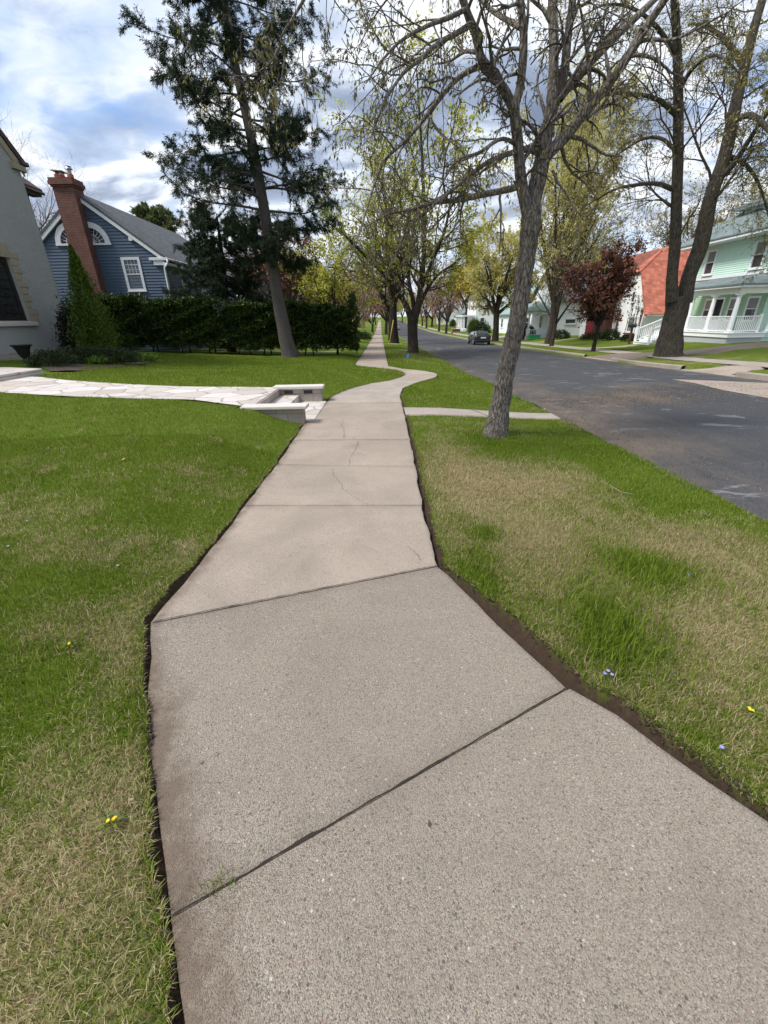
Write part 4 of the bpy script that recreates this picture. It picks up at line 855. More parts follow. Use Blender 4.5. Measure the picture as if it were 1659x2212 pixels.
# ---- conifers
def conifer(name, label, cat, base, pts, rads, seed, bark, leaf, nb, zr, blen, droop=-.03, dense=26, lsize=.10, c2=9, c3=5, group=None, hang=.5, lw=.16):
    t = thing(name, label, cat, base, 0, group); p = Plant(seed); g = p.r
    q = p.limb(pts, rads, 60, 20, .03); P, Rd = q[0][0], q[1][0]
    for i in range(nb):
        f = (i+g.uniform(0, 1))/nb; z = zr[0]+(zr[1]-zr[0])*f; j = int(np.argmin(np.abs(P[:, 2]-(base.z+z)))); O = P[j]
        az = i*2.4+g.uniform(-.5, .5); L_ = blen(f)*g.uniform(.55, 1.15); d = np.array([np.cos(az), np.sin(az), g.uniform(-.1, .25)]); x = O.copy(); pp = [x.copy()]
        for s in range(6): d = nrm(d+np.array([0, 0, (droop*2 if s < 3 else .16)])+g.normal(0, .08, 3)); x = x+d*L_/6; pp.append(x.copy())
        b = p.limb(pp, max(.014, Rd[j]*.26)*np.array([1, .85, .7, .55, .4, .25, .12]), 12, 5)
        a2 = p.grow(*b, c2, .28, 1., (30, 70), (.22, .42), 6, -.03, .12, .6, .006, .4, 3, flat=.5)
        a3 = p.grow(*a2, c3, .1, 1., (25, 65), (.3, .65), 4, -hang*.35, .12, .7, .004, .5, 3, twig=True)
        for A, k in ((a3[0], dense), (a2[0], dense)): p.leaves(A, k, lsize, lw, .25, .0, lsize*.12, .8)
    p.build(t, bark, leaf); return t
sb = onY(627, 770, 24.3); sb.z = float(zg(sb.x, sb.y)); Ys = sb.y
spts = [tuple(sb-Vector((0, 0, .3))), tuple(sb+Vector((0, 0, .1)))]+[tuple(x) for x in PX([(614, 715), (600, 640), (570, 450), (545, 310), (510, 150), (485, 0), (470, -130), (455, -300)], Ys)]
conifer('spruce_tree', 'tall old spruce with long bare leaning trunk in front of the hedge', 'tree', sb, spts, [.56, .44, .36, .30, .25, .215, .175, .14, .10, .04], 51, 'bark_spruce', 'needle', 84, (4.5, 18.5), lambda f: 4.8*min(1, .42+2.6*f)*(1-.5*f), lsize=.13, dense=42, c2=12, c3=7, lw=.14)
hx = Vector((-9.4, 28.0, 0)); hx.z = float(zg(hx.x, hx.y))
conifer('hemlock_tree', 'dark drooping evergreen between the blue house and the spruce', 'tree', hx, [tuple(hx-Vector((0, 0, .2))), tuple(hx+Vector((.1, 0, 2.5))), tuple(hx+Vector((.3, 0, 5))), tuple(hx+Vector((.4, 0, 7.2)))], [.3, .24, .14, .03], 52, 'bark_dark', 'needle', 60, (2.2, 7.2), lambda f: 3.1*(1-.5*f), lsize=.13, dense=40, c2=10, c3=5, lw=.13)
px_ = Vector((-23.6, 52, 0)); px_.z = float(zg(px_.x, px_.y))
conifer('pine_tree', 'bushy pale green conifer top showing over the blue house roof', 'tree', px_, [tuple(px_), tuple(px_+Vector((0, 0, 6))), tuple(px_+Vector((.1, 0, 12.3)))], [.4, .25, .04], 53, 'bark_dark', 'needle_far', 44, (4, 12.2), lambda f: 4.0*(1-.55*f), droop=.06, lsize=.30, dense=14, c2=10, c3=5, hang=-.5, lw=.24)

# ---- hedge, shrubs
def shell_pts(g, N, f): return np.array([f(*g.uniform(0, 1, 3)) for _ in range(N)])
hx0, hx1, hy0, hy1 = -15.4, -1.35, 25.5, 26.95
hd = thing('hedge', 'long dark clipped arborvitae hedge behind the spruce', 'hedge', (-8.4, 25.6, float(zg(-8.4, 25.6))))
p = Plant(61); g = p.r; N = 150000
X = g.uniform(hx0, hx1, N); U = g.uniform(0, 1, N); fr = g.random(N)
top = 2.72+(-.045)*(X+15)+.10*wob(X, 1.3, 2)+.06*wob(X, 4.1, 1)
end = np.clip((hx1-X)/.6, 0, 1); top = top-(1-np.sqrt(end))*.9
zb = zg(X, np.full(N, 25.6))+.22+.25*np.abs(wob(X, 2.3, 5))*.4
low = np.clip(1-U*2.2, 0, 1)
thin = g.random(N) > low*np.where(X < -6.5, .04, .28)
face = fr < .62
Zf = zb+(top-zb)*U**.8
bulge = .16*wob(X*1.0+Zf*.8, 1.9, 1)+.10*wob(X*.6-Zf*1.7, 3.9, 4)+.22*np.clip(Zf-top+.6, 0, 1)
depth = np.abs(g.normal(0, .10, N))
Yh_ = np.where(face, hy0+bulge+depth, g.uniform(hy0, hy1, N)); Zh = np.where(face, Zf, np.where(fr < .85, top+.05*g.normal(0, 1, N)-depth*.6, Zf)); Yh_ = np.where(fr >= .92, hy1-.1+depth, Yh_)
E_ = (fr > .85) & (fr < .92); X = np.where(E_, hx1-.05-np.abs(g.normal(0, .1, N))+.08*wob(Zf*2, 2, 1), X); Yh_ = np.where(E_, g.uniform(hy0, hy1, N), Yh_)
O = np.stack([X, Yh_, Zh], -1)[thin]; nd = np.stack([np.zeros(N), np.where(face, -1., 0), np.full(N, .35)], -1)[thin]
p.scatter(O, .13, .42, nd, 1.0, .55)
# darker inner mass of twigs and sprays that stops light, and the bare stems
Ni = 26000; Xi = g.uniform(hx0+.1, hx1-.25, Ni); zi = zg(Xi, np.full(Ni, 25.6)); ti = 2.35-.045*(Xi+15); O2 = np.stack([Xi, g.uniform(hy0+.35, hy1-.3, Ni), zi+.75+(ti-zi-.75)*g.uniform(0, 1, Ni)], -1); p.scatter(O2, .26, .7, None, 1, .8)
p.build(hd, 'bark_dark', 'hedge', crown='foliage')
for i in range(16):
    x = hx0+.4+(hx1-hx0-.8)*(i+g.uniform(.0, 1.))/16; y = g.uniform(hy0+.3, hy0+1.2); z = float(zg(x, y)); p2 = Plant(700+i); a = g.normal(0, .22)
    p2.limb([(x, y, z-.1), (x+a*.25, y+.05, z+.3), (x+a*.7, y+.1, z+.75), (x+a*1.1, y+.15, z+1.3)], [.045, .035, .03, .02], 6, 6)
    p2.limb([(x+a*.2, y+.05, z+.25), (x-a*.6, y, z+.7), (x-a*1.2+.1, y-.05, z+1.1)], [.025, .02, .012], 5, 5)
    npmesh('stem', np.concatenate(p2.wv)-np.array(tuple(hd.location)), np.concatenate(p2.wf), MT['bark_dark'], hd, True)
def bush(name, label, base, rx, ry_, h, leaf, N, lsize, w, seed, shape='dome', cat='shrub', group=None, up=.5, holes=0.0, z0=.02, stems=True):
    t = thing(name, label, cat, base, 0, group); p = Plant(seed); g = p.r
    th = g.uniform(0, 2*np.pi, N); u = g.uniform(0, 1, N); k = 1-np.abs(g.normal(0, .16, N)); lob = 1+.12*np.sin(3*th+seed)+.10*np.sin(7*th+5*u)+.08*g.normal(0, 1, N)
    if shape == 'cone': u = u**1.25; rr = np.where(u < .2, .5+.5*SS(u/.2), (1-(u-.2)/.8)**.85)*(1-np.abs(g.normal(0, .3, N)))*(1+.22*np.sin(4*th+seed+6*u)+.18*np.sin(9*th-13*u)+.14*g.normal(0, 1, N)); z = u*(1+.04*np.sin(5*th))
    elif shape == 'disc': rr = np.sqrt(g.uniform(0, 1, N)); z = g.uniform(.1, 1, N)*(1-.5*rr**2)
    else: ph = np.arccos(g.uniform(-.15, 1, N)); rr = np.sin(ph)*k*lob; z = np.maximum(0, .15+.85*np.cos(ph)*k*lob)
    O = np.stack([base[0]+rr*rx*np.cos(th), base[1]+rr*ry_*np.sin(th), base[2]+z0+z*h], -1); nd = np.stack([np.cos(th)*.6, np.sin(th)*.6, np.full(N, up)], -1)
    p.scatter(O, lsize, w, nd, 1.0, .55)
    if stems:
        for i in range(7): a = i*.9; p.limb([(base[0]+.04*math.cos(a), base[1]+.04*math.sin(a), base[2]-.1), (base[0]+.25*rx*math.cos(a), base[1]+.25*ry_*math.sin(a), base[2]+.3*h), (base[0]+.4*rx*math.cos(a), base[1]+.4*ry_*math.sin(a), base[2]+.7*h)], [.02, .014, .005], 6, 5)
    p.build(t, 'bark_dark', leaf, crown='foliage', wood='stems'); return t
cs = at(222, 776)
bush('conical_shrub', 'bright green pointed shrub between the stucco house and the hedge', cs, .80, .80, 4.1, 'shrub_bright', 15000, .085, .45, 71, 'cone', up=1.4)
b2 = Vector((-13.4, 20.6, 0)); b2.z = float(zg(b2.x, b2.y))
bush('dark_shrub', 'dark bronze leafed shrub against the corner of the stucco house', b2, .95, .95, 2.3, 'shrub_dark', 14000, .09, .55, 72)
for i, (u, v_, rx, h, N, lab) in enumerate(((150, 790, 1.5, .5, 8000, 'low spreading yew right of the black urn'), (95, 790, .9, .48, 5000, 'low yew just behind the black urn'), (28, 797, .6, .42, 3000, 'low yew left of the black urn'), (205, 783, .9, .4, 3500, 'low yew at the foot of the dark bronze shrub'))):
    b = at(u, v_); b.y += 1.5; b.z = float(zg(b.x, b.y)); bush('yew_shrub', lab, b, rx, .6, h, 'yew', N, .065, .35, 80+i, group='low yews in the planting bed')
for i, (u, v_) in enumerate(((212, 788), (243, 785), (272, 783), (300, 782), (322, 783))):
    b = at(u, v_); bush('perennial_clump', ['pale green clump at the left end of the planting bed', 'second pale green clump from the left in the planting bed', 'middle pale green clump in the planting bed', 'fourth pale green clump along the planting bed', 'pale green clump at the bed tip farthest from the house'][i], b, .34, .3, .2, 'groundcover', 380, .13, .45, 90+i, group='perennials along the bed edge', cat='plant', up=.9, stems=False)
# mulch bed
MT['mulch'] = m_plain('brown_bark_mulch', (.075, .048, .036), .95, .45, 9, bump=.9)
poly = [at(u, v_) for u, v_ in ((108, 803), (170, 802), (235, 797), (300, 789), (345, 782), (320, 777), (250, 772), (180, 768), (120, 775), (60, 784))]
mbm = bpy.data.meshes.new('planting_bed'); import bmesh
bm = bmesh.new(); vs = [bm.verts.new((q.x, q.y, q.z+.03)) for q in poly]; bm.faces.new(vs); bmesh.ops.triangulate(bm, faces=bm.faces[:])
bmesh.ops.subdivide_edges(bm, edges=bm.edges[:], cuts=6, use_grid_fill=True)
for v_ in bm.verts: v_.co.z = float(zg(v_.co.x, v_.co.y))+.022+.012*math.sin(v_.co.x*9)*math.sin(v_.co.y*11)
bm.to_mesh(mbm); bm.free(); mbm.materials.append(MT['mulch']); o_ = bpy.data.objects.new('planting_bed', mbm); COL.objects.link(o_)
tag(o_, 'brown mulch planting bed beside the stucco house', 'bed', kind='structure')
for i, (u, v_, rx, h, lf, lab) in enumerate(((1036, 722, 1.7, 1.9, 'yew', 'rounded dark clipped shrub behind the parked car'), (1024, 718, 1.2, 2.3, 'shrub_bright', 'brighter shrub left of the clipped one behind the parked car'), (1137, 733, 1.0, 1.25, 'yew', 'dark rounded shrub left of the white porch'), (978, 706, .8, 1.8, 'shrub_bright', 'small green tree shaped shrub by the far brick edging'))):
    b = at(u, v_); bush('garden_shrub', lab, b, rx, rx*.8, h, lf, 5000, .16, .5, 110+i, group='shrubs in front of the far houses')
bush('garden_shrub', 'low green shrub left of the far sidewalk', (-2.6, 58, float(zg(-2.6, 58))), 1.2, 1.5, .9, 'yew', 2500, .15, .5, 121, group='shrubs in front of the far houses')
for i, (x, y, rx, h) in enumerate(((19.4, 37.9, .9, .8), (19.2, 40.2, 1.1, .55), (18.7, 46.5, .9, .8), (19.6, 35.0, .7, .4))):
    bush('foundation_shrub', ['leafy shrub at the left front corner of the red roofed gable', 'low planting before the brick chimney', 'twiggy shrub right of the small white house', 'low planting under the white casement window'][i], (x, y, float(zg(x, y))), rx, .7, h, 'yew', 2500, .11, .45, 130+i, group='plantings in front of the red roofed house')
# ------------------------------------------------------------------ houses
def rootloc(p):
    while p.parent is not None: p = p.parent
    return p.location
def put(mb, name, mat, par, bevel=0.0, smooth=False):
    L_ = rootloc(par); mb.v = [(x-L_.x, y-L_.y, z-L_.z) for x, y, z in mb.v]; return mb.build(name, MT[mat], par, bevel, smooth)
def faceY(y, s=-1): return lambda u, o, z: (u, y+s*o, z)      # wall facing -Y
def faceX(x, s=-1): return lambda u, o, z: (x+s*o, u, z)      # wall facing -X (s=-1) or +X
def bp(mb, pl, u0, u1, o0, o1, z0, z1):
    vs = [pl(u, o, z) for z in (z0, z1) for u, o in ((u0, o0), (u1, o0), (u1, o1), (u0, o1))]
    return mb.add(vs, [(0, 3, 2, 1), (4, 5, 6, 7), (0, 1, 5, 4), (1, 2, 6, 5), (2, 3, 7, 6), (3, 0, 4, 7)])
def clap(pl, f0, f1, z0, z1, row, mb=None):
    mb = mb or MB(); n_ = int(round((z1-z0)/row)); row = (z1-z0)/n_
    for i in range(n_):
        a, b = z0+i*row, z0+(i+1)*row
        q = [pl(f0(a), .034, a), pl(f1(a), .034, a), pl(f1(b), .004, b), pl(f0(b), .004, b), pl(f0(a), .002, a), pl(f1(a), .002, a)]
        mb.add(q, [(0, 1, 2, 3), (4, 5, 1, 0)])
    return mb
def window(par, pl, u0, u1, z0, z1, fw=.11, frame='trim', pane='glass', rail=True, nv=0, nh=0, out=.06, sill=True, base=.0, upper=None):
    mb = MB()
    bp(mb, pl, u0, u0+fw, base, out, z0, z1); bp(mb, pl, u1-fw, u1, base, out, z0, z1); bp(mb, pl, u0+fw, u1-fw, base, out, z1-fw, z1); bp(mb, pl, u0+fw, u1-fw, base, out, z0, z0+fw*.8)
    zm = (z0+z1)/2
    if rail: bp(mb, pl, u0+fw, u1-fw, base, out-.015, zm-.025, zm+.025)
    for i in range(nv): x = u0+fw+(u1-u0-2*fw)*(i+1)/(nv+1); bp(mb, pl, x-.012, x+.012, base, out-.03, (zm if rail else z0+fw*.8), z1-fw)
    for i in range(nh): z = (zm if rail else z0)+((z1-fw)-(zm if rail else z0))*(i+1)/(nh+1); bp(mb, pl, u0+fw, u1-fw, base, out-.032, z-.012, z+.012)
    if sill: bp(mb, pl, u0-.03, u1+.03, base, out+.04, z0-.05, z0-.002)
    w = put(mb, 'window', frame, par)
    m2 = MB(); bp(m2, pl, u0+fw*.8, u1-fw*.8, base+.008, base+.018, z0+fw*.7, zm if upper else z1-fw*.8); put(m2, 'pane', pane, w)
    if upper: m3 = MB(); bp(m3, pl, u0+fw*.8, u1-fw*.8, base+.008, base+.018, zm+.002, z1-fw*.8); put(m3, 'pane', upper, w)
    return w
def arc(cx, cz, r, a0, a1, n_=14): return [(cx+r*math.cos(a0+(a1-a0)*i/n_), cz+r*math.sin(a0+(a1-a0)*i/n_)) for i in range(n_+1)]
def ribb(mb, pl, outer, inner, o0, o1):
    n_ = len(outer)
    for i in range(n_-1):
        q = [outer[i], outer[i+1], inner[i+1], inner[i]]
        mb.add([pl(u, o, z) for o in (o0, o1) for u, z in q], [(0, 1, 2, 3), (4, 5, 6, 7), (0, 1, 5, 4), (2, 3, 7, 6)])
def fan(mb, pl, c, pts, o): mb.add([pl(c[0], o, c[1])]+[pl(u, o, z) for u, z in pts], [(0, i, i+1) for i in range(1, len(pts))])

# ---- blue house
BX, BY, AX, AZ, EZ, DEP = -12.3, 27.6, -16.25, 7.72, 4.80, 12.5
k_ = (BY-.0)/27.0
bh = thing('blue_house', 'slate blue clapboard house with tall brick chimney behind the hedge', 'house', (AX, BY+5, -.3))
pl = faceY(BY); WLx = AX-(BX-AX)
rk = lambda z: BX if z <= EZ else BX-(z-EZ)/(AZ-EZ)*(BX-AX)
put(clap(pl, lambda z: 2*AX-rk(z), rk, -.9, AZ-.05, .152), 'siding', 'blue_siding', bh)
ps = faceX(BX, 1)
put(clap(ps, lambda z: BY+.0, lambda z: BY+DEP, -1.2, EZ-.05, .152), 'siding', 'blue_siding', bh)
mb = MB(); mb.box(2*AX-BX+.02, BX-.02, BY+.02, BY+DEP-.02, -1.2, EZ-.03); mb.prism([(2*AX-BX+.02, BY+.02, EZ-.03), (BX-.02, BY+.02, EZ-.03), (AX, BY+.02, AZ-.1)], (0, 0, 0), (0, DEP-.04, 0)); put(mb, 'wall', 'blue_siding', bh)
sl = (AZ-EZ)/(BX-AX)
mb = MB()
for s in (1, -1):
    e = .28; x1 = AX+s*(BX-AX+e); z1 = EZ-sl*e
    mb.prism([(AX, BY-.18, AZ+.10), (x1, BY-.18, z1+.10), (x1, BY-.18, z1+.22), (AX, BY-.18, AZ+.25)], (0, 0, 0), (0, DEP+.3, 0))
put(mb, 'roof', 'roof_grey', bh)
mb = MB()
for s in (1, -1):
    x1 = AX+s*(BX-AX+.27); z1 = EZ-sl*.27
    mb.prism([(AX, BY-.16, AZ-.12), (x1, BY-.16, z1-.12), (x1, BY-.16, z1+.098), (AX, BY-.16, AZ+.098)], (0, 0, 0), (0, .10, 0))
put(mb, 'rake_board', 'trim', bh)
mb = MB(); mb.box(BX+.005, BX+.30, BY-.17, BY+DEP, EZ-.36, EZ-.22); mb.box(BX-.75, BX+.31, BY-.20, BY-.03, EZ-.10, EZ+.04); mb.box(BX-.55, BX+.27, BY-.16, BY-.03, EZ-.34, EZ-.101); put(mb, 'eave_trim', 'trim', bh, .01)
mb = MB(); mb.tube([(BX+.30, BY-.16, EZ-.05), (BX+.30, BY+DEP, EZ-.05)], .065, 8); mb.tube([(BX+.31, BY-.22, EZ-.08), (BX+.28, BY-.24, EZ-.28), (BX+.05, BY-.16, EZ-.45), (BX+.01, BY-.12, EZ-.7), (BX+.01, BY-.12, -.8)], .05, 8); put(mb, 'gutter', 'trim', bh, smooth=True)
mb = MB(); bp(mb, pl, BX-.10, BX+.028, .0, .045, -.9, EZ-.35); put(mb, 'corner_board', 'trim', bh)
window(bh, pl, -14.72, -13.66, 3.20, 4.90, .14, nv=3, nh=2, pane='curtain', upper='curtain')
# quarter-round attic windows either side of the chimney
for s, cxx, r in ((1, -16.05, .99), (-1, -17.10, .99)):
    cz = 5.60; a0, a1 = (0, math.pi/2) if s > 0 else (math.pi, math.pi/2)
    mb = MB(); ribb(mb, pl, arc(cxx, cz, r, a0, a1), arc(cxx, cz, r*.72, a0, a1), .0, .09); bp(mb, pl, min(cxx, cxx+s*r)-.03, max(cxx, cxx+s*r)+.03, 0, .10, cz-.10, cz-.002)
    for a in (.3, .6, .9, 1.2): aa = a if s > 0 else math.pi-a; mb.beam(pl(cxx, .035, cz), pl(cxx+.7*r*math.cos(aa), .035, cz+.7*r*math.sin(aa)), .018, .02)
    ribb(mb, pl, arc(cxx, cz, r*.42, a0, a1), arc(cxx, cz, r*.395, a0, a1), .026, .045)
    w = put(mb, 'attic_window', 'trim', bh); m2 = MB(); fan(m2, pl, (cxx, cz), arc(cxx, cz, r*.73, a0, a1), .026); put(m2, 'pane', 'glass', w)
mb = MB(); bp(mb, pl, -13.96, -13.75, 0, .14, 5.66, 5.86); put(mb, 'vent_hood', 'trim', bh, .01)
mb = MB(); mb.tube([(-17.33, BY-.05, 5.35), (-17.33, BY-.06, -.5)], .035, 6); put(mb, 'conduit', 'blue_siding', bh)
for y0, y1 in ((29.4, 30.2), (32.4, 33.2), (33.5, 34.3), (37.0, 37.8), (38.1, 38.9)): window(bh, ps, y0, y1, 2.7, 4.2, .09, nv=1, nh=1)
ch = MB(); ch.box(-17.10, -16.02, BY-.55, BY+.30, -.9, 8.05); co = put(ch, 'chimney', 'brick', bh)
c2 = MB(); c2.box(-17.15, -15.97, BY-.60, BY+.35, 8.051, 8.14); c2.box(-17.21, -15.91, BY-.66, BY+.41, 8.141, 8.30); c2.box(-17.17, -15.95, BY-.62, BY+.37, 8.301, 8.44); put(c2, 'chimney_cap', 'brick', co)
c2 = MB(); c2.box(-17.02, -16.66, BY-.25, BY+.12, 8.441, 8.66); c2.lathe([(.15, 8.441), (.15, 8.68), (.11, 8.70)], -16.28, BY-.05, 14); put(c2, 'flue', 'clay', co)
c2 = MB(); c2.prism([(-17.1, BY-.35, 8.80), (-16.5, BY-.35, 8.76), (-16.5, BY+.22, 8.76), (-17.1, BY+.22, 8.80)], (0, 0, 0), (0, 0, .035)); c2.box(-16.97, -16.93, BY-.2, BY+.08, 8.66, 8.80); c2.box(-16.69, -16.65, BY-.2, BY+.08, 8.66, 8.80)
c2.lathe([(.10, 8.69), (.10, 8.86), (.09, 8.87)], -16.28, BY-.05, 14); c2.lathe([(.19, 8.90), (.17, 8.93), (.12, 9.0), (.15, 9.02)], -16.28, BY-.05, 14); put(c2, 'chimney_cover', 'zinc', co)

# ---- grey stucco house
GXw = -15.3
m, n, o = newmat('grey_stucco'); v = obj(n); f = n.noise(n.scale(v, (1, 1, 1.6)), 5.5, 5, .55, .5)
finish(n, o, n.mix(n.noise(v, 1.2, 4), (.31, .315, .305), (.39, .395, .38)), .92, f, .3, .10, spec=.2); MT['stucco'] = m
MT['quoin'] = m_plain('tan_cut_stone', (.34, .29, .21), .85, .22, 5, bump=.5)
gh = thing('stucco_house', 'grey stucco house with stone trimmed dark window at the left edge', 'house', (GXw-3, 18, .1))
pl = faceX(GXw, 1); Yc = 22.35; WY0, WY1, WZ0, WZ1 = 16.9, 20.06, 1.66, 4.02
mb = MB()
def wallq(u0, u1, z0, z1): bp(mb, pl, u0, u1, -.35, 0, z0, z1)
wallq(9.5, WY0, -.6, 7.5); wallq(WY1, Yc, -.6, 7.5); wallq(WY0, WY1, -.6, WZ0); wallq(WY0, WY1, WZ1, 7.5)
mb.prism([(GXw-.35, 9.5, 7.5), (GXw-.35, Yc, 7.5), (GXw-.35, Yc, 7.9), (GXw-.35, 15.9, 14.2), (GXw-.35, 9.5, 7.9)], (0, 0, 0), (.35, 0, 0))
mb.box(GXw-7, GXw-.36, Yc-.3, Yc, -.6, 7.5)
put(mb, 'wall', 'stucco', gh)
mb = MB(); mb.box(GXw-7, GXw-.95, Yc+.005, Yc+1.45, -.6, 7.4); put(mb, 'wing', 'stucco', gh)
mb = MB(); d = (Yc+.2-15.9); 
mb.prism([(GXw-7, Yc+.25, 7.72), (GXw-7, 15.9, 14.3), (GXw-7, 15.9, 14.42), (GXw-7, Yc+.45, 7.84)], (0, 0, 0), (7.08, 0, 0))
mb.prism([(GXw-7, 9.2, 7.72), (GXw-7, 15.89, 14.3), (GXw-7, 15.89, 14.42), (GXw-7, 9.0, 7.84)], (0, 0, 0), (7.08, 0, 0)); put(mb, 'roof', 'roof_brown', gh)
mb = MB(); mb.prism([(GXw+.003, Yc+.18, 7.30), (GXw+.003, Yc+.18, 7.70), (GXw+.003, 15.9, 14.28), (GXw+.003, 15.9, 13.85)], (0, 0, 0), (.05, 0, 0)); mb.box(GXw+.004, GXw+.16, Yc-.5, Yc+.2, 7.45, 7.66); put(mb, 'rake_board', 'quoin', gh, .01)
mb = MB(); mb.box(GXw-.0, GXw+.20, Yc+.02, Yc+.42, 7.70, 7.85); put(mb, 'gutter_end', 'brown_metal', gh, .03)
mb = MB(); bx0 = GXw-.55
mb.prism([(GXw-.5, Yc+.05, 6.95), (GXw-.5, Yc+2.1, 6.95), (GXw-.5, Yc+2.1, 7.06), (GXw-3.5, Yc+2.1, 9.2), (GXw-3.5, Yc+.05, 9.2), (GXw-.5, Yc+.05, 7.06)][0:6], (0, 0, 0), (0, 0, .12)) if False else None
mb.prism([(GXw-.45, Yc+.01, 7.05), (GXw-4, Yc+.01, 9.6), (GXw-4, Yc+.01, 9.78), (GXw-.45, Yc+.01, 7.22)], (0, 0, 0), (0, 1.75, 0)); mb.box(GXw-.93, GXw-.5, Yc+.03, Yc+1.7, 6.93, 7.045); put(mb, 'eave', 'roof_brown', gh)
mb = MB(); mb.tube([(GXw-.46, Yc-.02, 7.08), (GXw-.46, Yc+1.8, 7.08)], .07, 8); mb.tube([(GXw-.46, Yc+.14, 7.0), (GXw-.62, Yc+.14, 6.75), (GXw-.78, Yc+.14, 6.5), (GXw-.80, Yc+.14, .2)], [.075]*4, 8); put(mb, 'downspout', 'brown_metal', gh, smooth=True)
mb = MB(); z = WZ0-.02; i = 0
while z < WZ1+.05:
    h = .265; wd = (.36, .50, .30, .44)[i % 4]*(1+.25*max(0, 1-(z-WZ0)/.6)); bp(mb, pl, WY1+.004, WY1+wd, -.06, .035, z, z+h-.012); bp(mb, pl, WY0-wd, WY0-.004, -.06, .035, z, z+h-.012); z += h; i += 1
for i in range(7):
    u = WY0-.1+(WY1-WY0+.2)*i/7; bp(mb, pl, u, u+(WY1-WY0+.2)/7-.014, -.06, .04, WZ1+.005, WZ1+(.52 if i in (0, 6) else .42))
put(mb, 'stone_surround', 'quoin', gh, .012)
mb = MB(); bp(mb, pl, WY0-.3, WY1+.28, -.12, .12, WZ0-.20, WZ0-.025); put(mb, 'window_sill', 'cap', gh, .025)
window(gh, lambda u, o_, z: pl(u, o_-.22, z), WY0+.01, WY1-.01, WZ0+.01, WZ1-.01, .16, 'dark_frame', 'glass', False, 5, 6, .09, False)
mb = MB(); bp(mb, lambda u, o_, z: pl(u, o_-.22, z), (WY0+WY1)/2-.09, (WY0+WY1)/2+.09, .02, .10, WZ0+.15, WZ1-.15); bp(mb, lambda u, o_, z: pl(u, o_-.22, z), WY1-1.15, WY1-1.0, .02, .085, WZ0+.15, WZ1-.15); put(mb, 'mullion', 'dark_frame', gh)
mb = MB(); bp(mb, pl, 9.5, Yc+.03, .003, .06, -.6, .46); put(mb, 'stone_base', 'lime', gh, .01)
ur = at(60, 786); urn = thing('garden_urn', 'black cast iron urn on a pedestal foot beside the stucco house', 'urn', ur)
mb = MB(); mb.lathe([(.17, 0), (.17, .06), (.10, .09), (.075, .16), (.10, .2), (.16, .3), (.19, .42), (.235, .52), (.29, .565), (.30, .585), (.27, .59), (.22, .54)], 0, 0, 24); mb.build('bowl', MT['black_iron'], urn, smooth=True)
mb = MB(); mb.box(-.19, .19, -.19, .19, -.1, .0); mb.build('foot', MT['black_iron'], urn, .01)

# ---- mint green house with porch
PXf, PY0, PY1, FZ, CZ = 20.3, 26.15, 31.9, .36, 2.42
mh = thing('mint_house', 'mint green house with white front porch and dormer at the right edge', 'house', (25, 30, -.45))
pw = faceX(22.5); HY0, HY1 = 26.9, 34.2
mb = MB(); mb.box(22.52, 31, HY0+.02, HY1-.02, -.7, 5.65); put(mb, 'wall', 'mint_siding', mh)
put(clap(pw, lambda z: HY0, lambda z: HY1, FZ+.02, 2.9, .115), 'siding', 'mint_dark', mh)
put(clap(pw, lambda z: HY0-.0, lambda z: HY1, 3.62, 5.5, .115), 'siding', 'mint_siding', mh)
put(clap(faceY(HY0), lambda z: 22.5, lambda z: 31, FZ-.3, 5.5, .115), 'siding', 'mint_siding', mh)
mb = MB(); bp(mb, pw, HY0-.03, HY1+.03, .026, .05, 3.50, 3.68); bp(mb, pw, HY0-.02, HY0+.14, .027, .04, 3.68, 5.4); bp(mb, pw, HY1-.14, HY1+.02, .027, .04, 3.68, 5.4); put(mb, 'trim_board', 'trim', mh)
for u0, u1, up_ in ((27.9, 28.85, None), (31.9, 32.85, None)): window(mh, pw, u0, u1, 3.78, 5.28, .12, base=.024, out=.09, upper='curtain')
# porch
mb = MB(); mb.box(PXf+.05, 22.4, PY0+.06, PY1, -.75, FZ-.26); put(mb, 'foundation', 'grey_paint', mh)
mb = MB(); mb.box(PXf-.02, 22.48, PY0-.02, PY1+.02, FZ-.255, FZ-.03); mb.box(PXf-.07, 22.49, PY0-.07, PY1+.07, FZ-.028, FZ+.012); put(mb, 'porch_floor', 'porch_white', mh, .008)
def column(y, x=None):
    x = PXf+.16 if x is None else x
    mb = MB(); mb.box(x-.17, x+.17, y-.17, y+.17, FZ+.013, FZ+.10); mb.lathe([(.155, FZ+.10), (.155, FZ+.14), (.125, FZ+.16), (.125, FZ+.9), (.102, CZ-.16), (.105, CZ-.14), (.14, CZ-.10), (.14, CZ-.07)], x, y, 18); mb.box(x-.16, x+.16, y-.16, y+.16, CZ-.069, CZ); put(mb, 'column', 'porch_white', mh)
for y in (PY0+.18, 28.25, 30.15, PY1-.1): column(y)
def railing(par, p, q, hgt=.88, gap=.105):
    p, q = Vector(p), Vector(q); mb = MB(); up = Vector((0, 0, 1)); L_ = (q-p).length; n_ = int((q-p).to_2d().length/gap)
    mb.beam(p+up*hgt, q+up*hgt, .07, .055); mb.beam(p+up*.1, q+up*.1, .05, .045)
    for i in range(1, n_): c = p.lerp(q, i/n_); mb.box(c.x-.016, c.x+.016, c.y-.016, c.y+.016, c.z+.12, c.z+hgt-.03)
    return put(mb, 'railing', 'porch_white', par)
for a, b in ((PY0+.31, 28.12), (28.38, 30.02), (30.28, PY1-.2)): railing(mh, (PXf+.16, a, FZ), (PXf+.16, b, FZ))
railing(mh, (PXf+.3, PY0+.12, FZ), (22.0, PY0+.12, FZ))
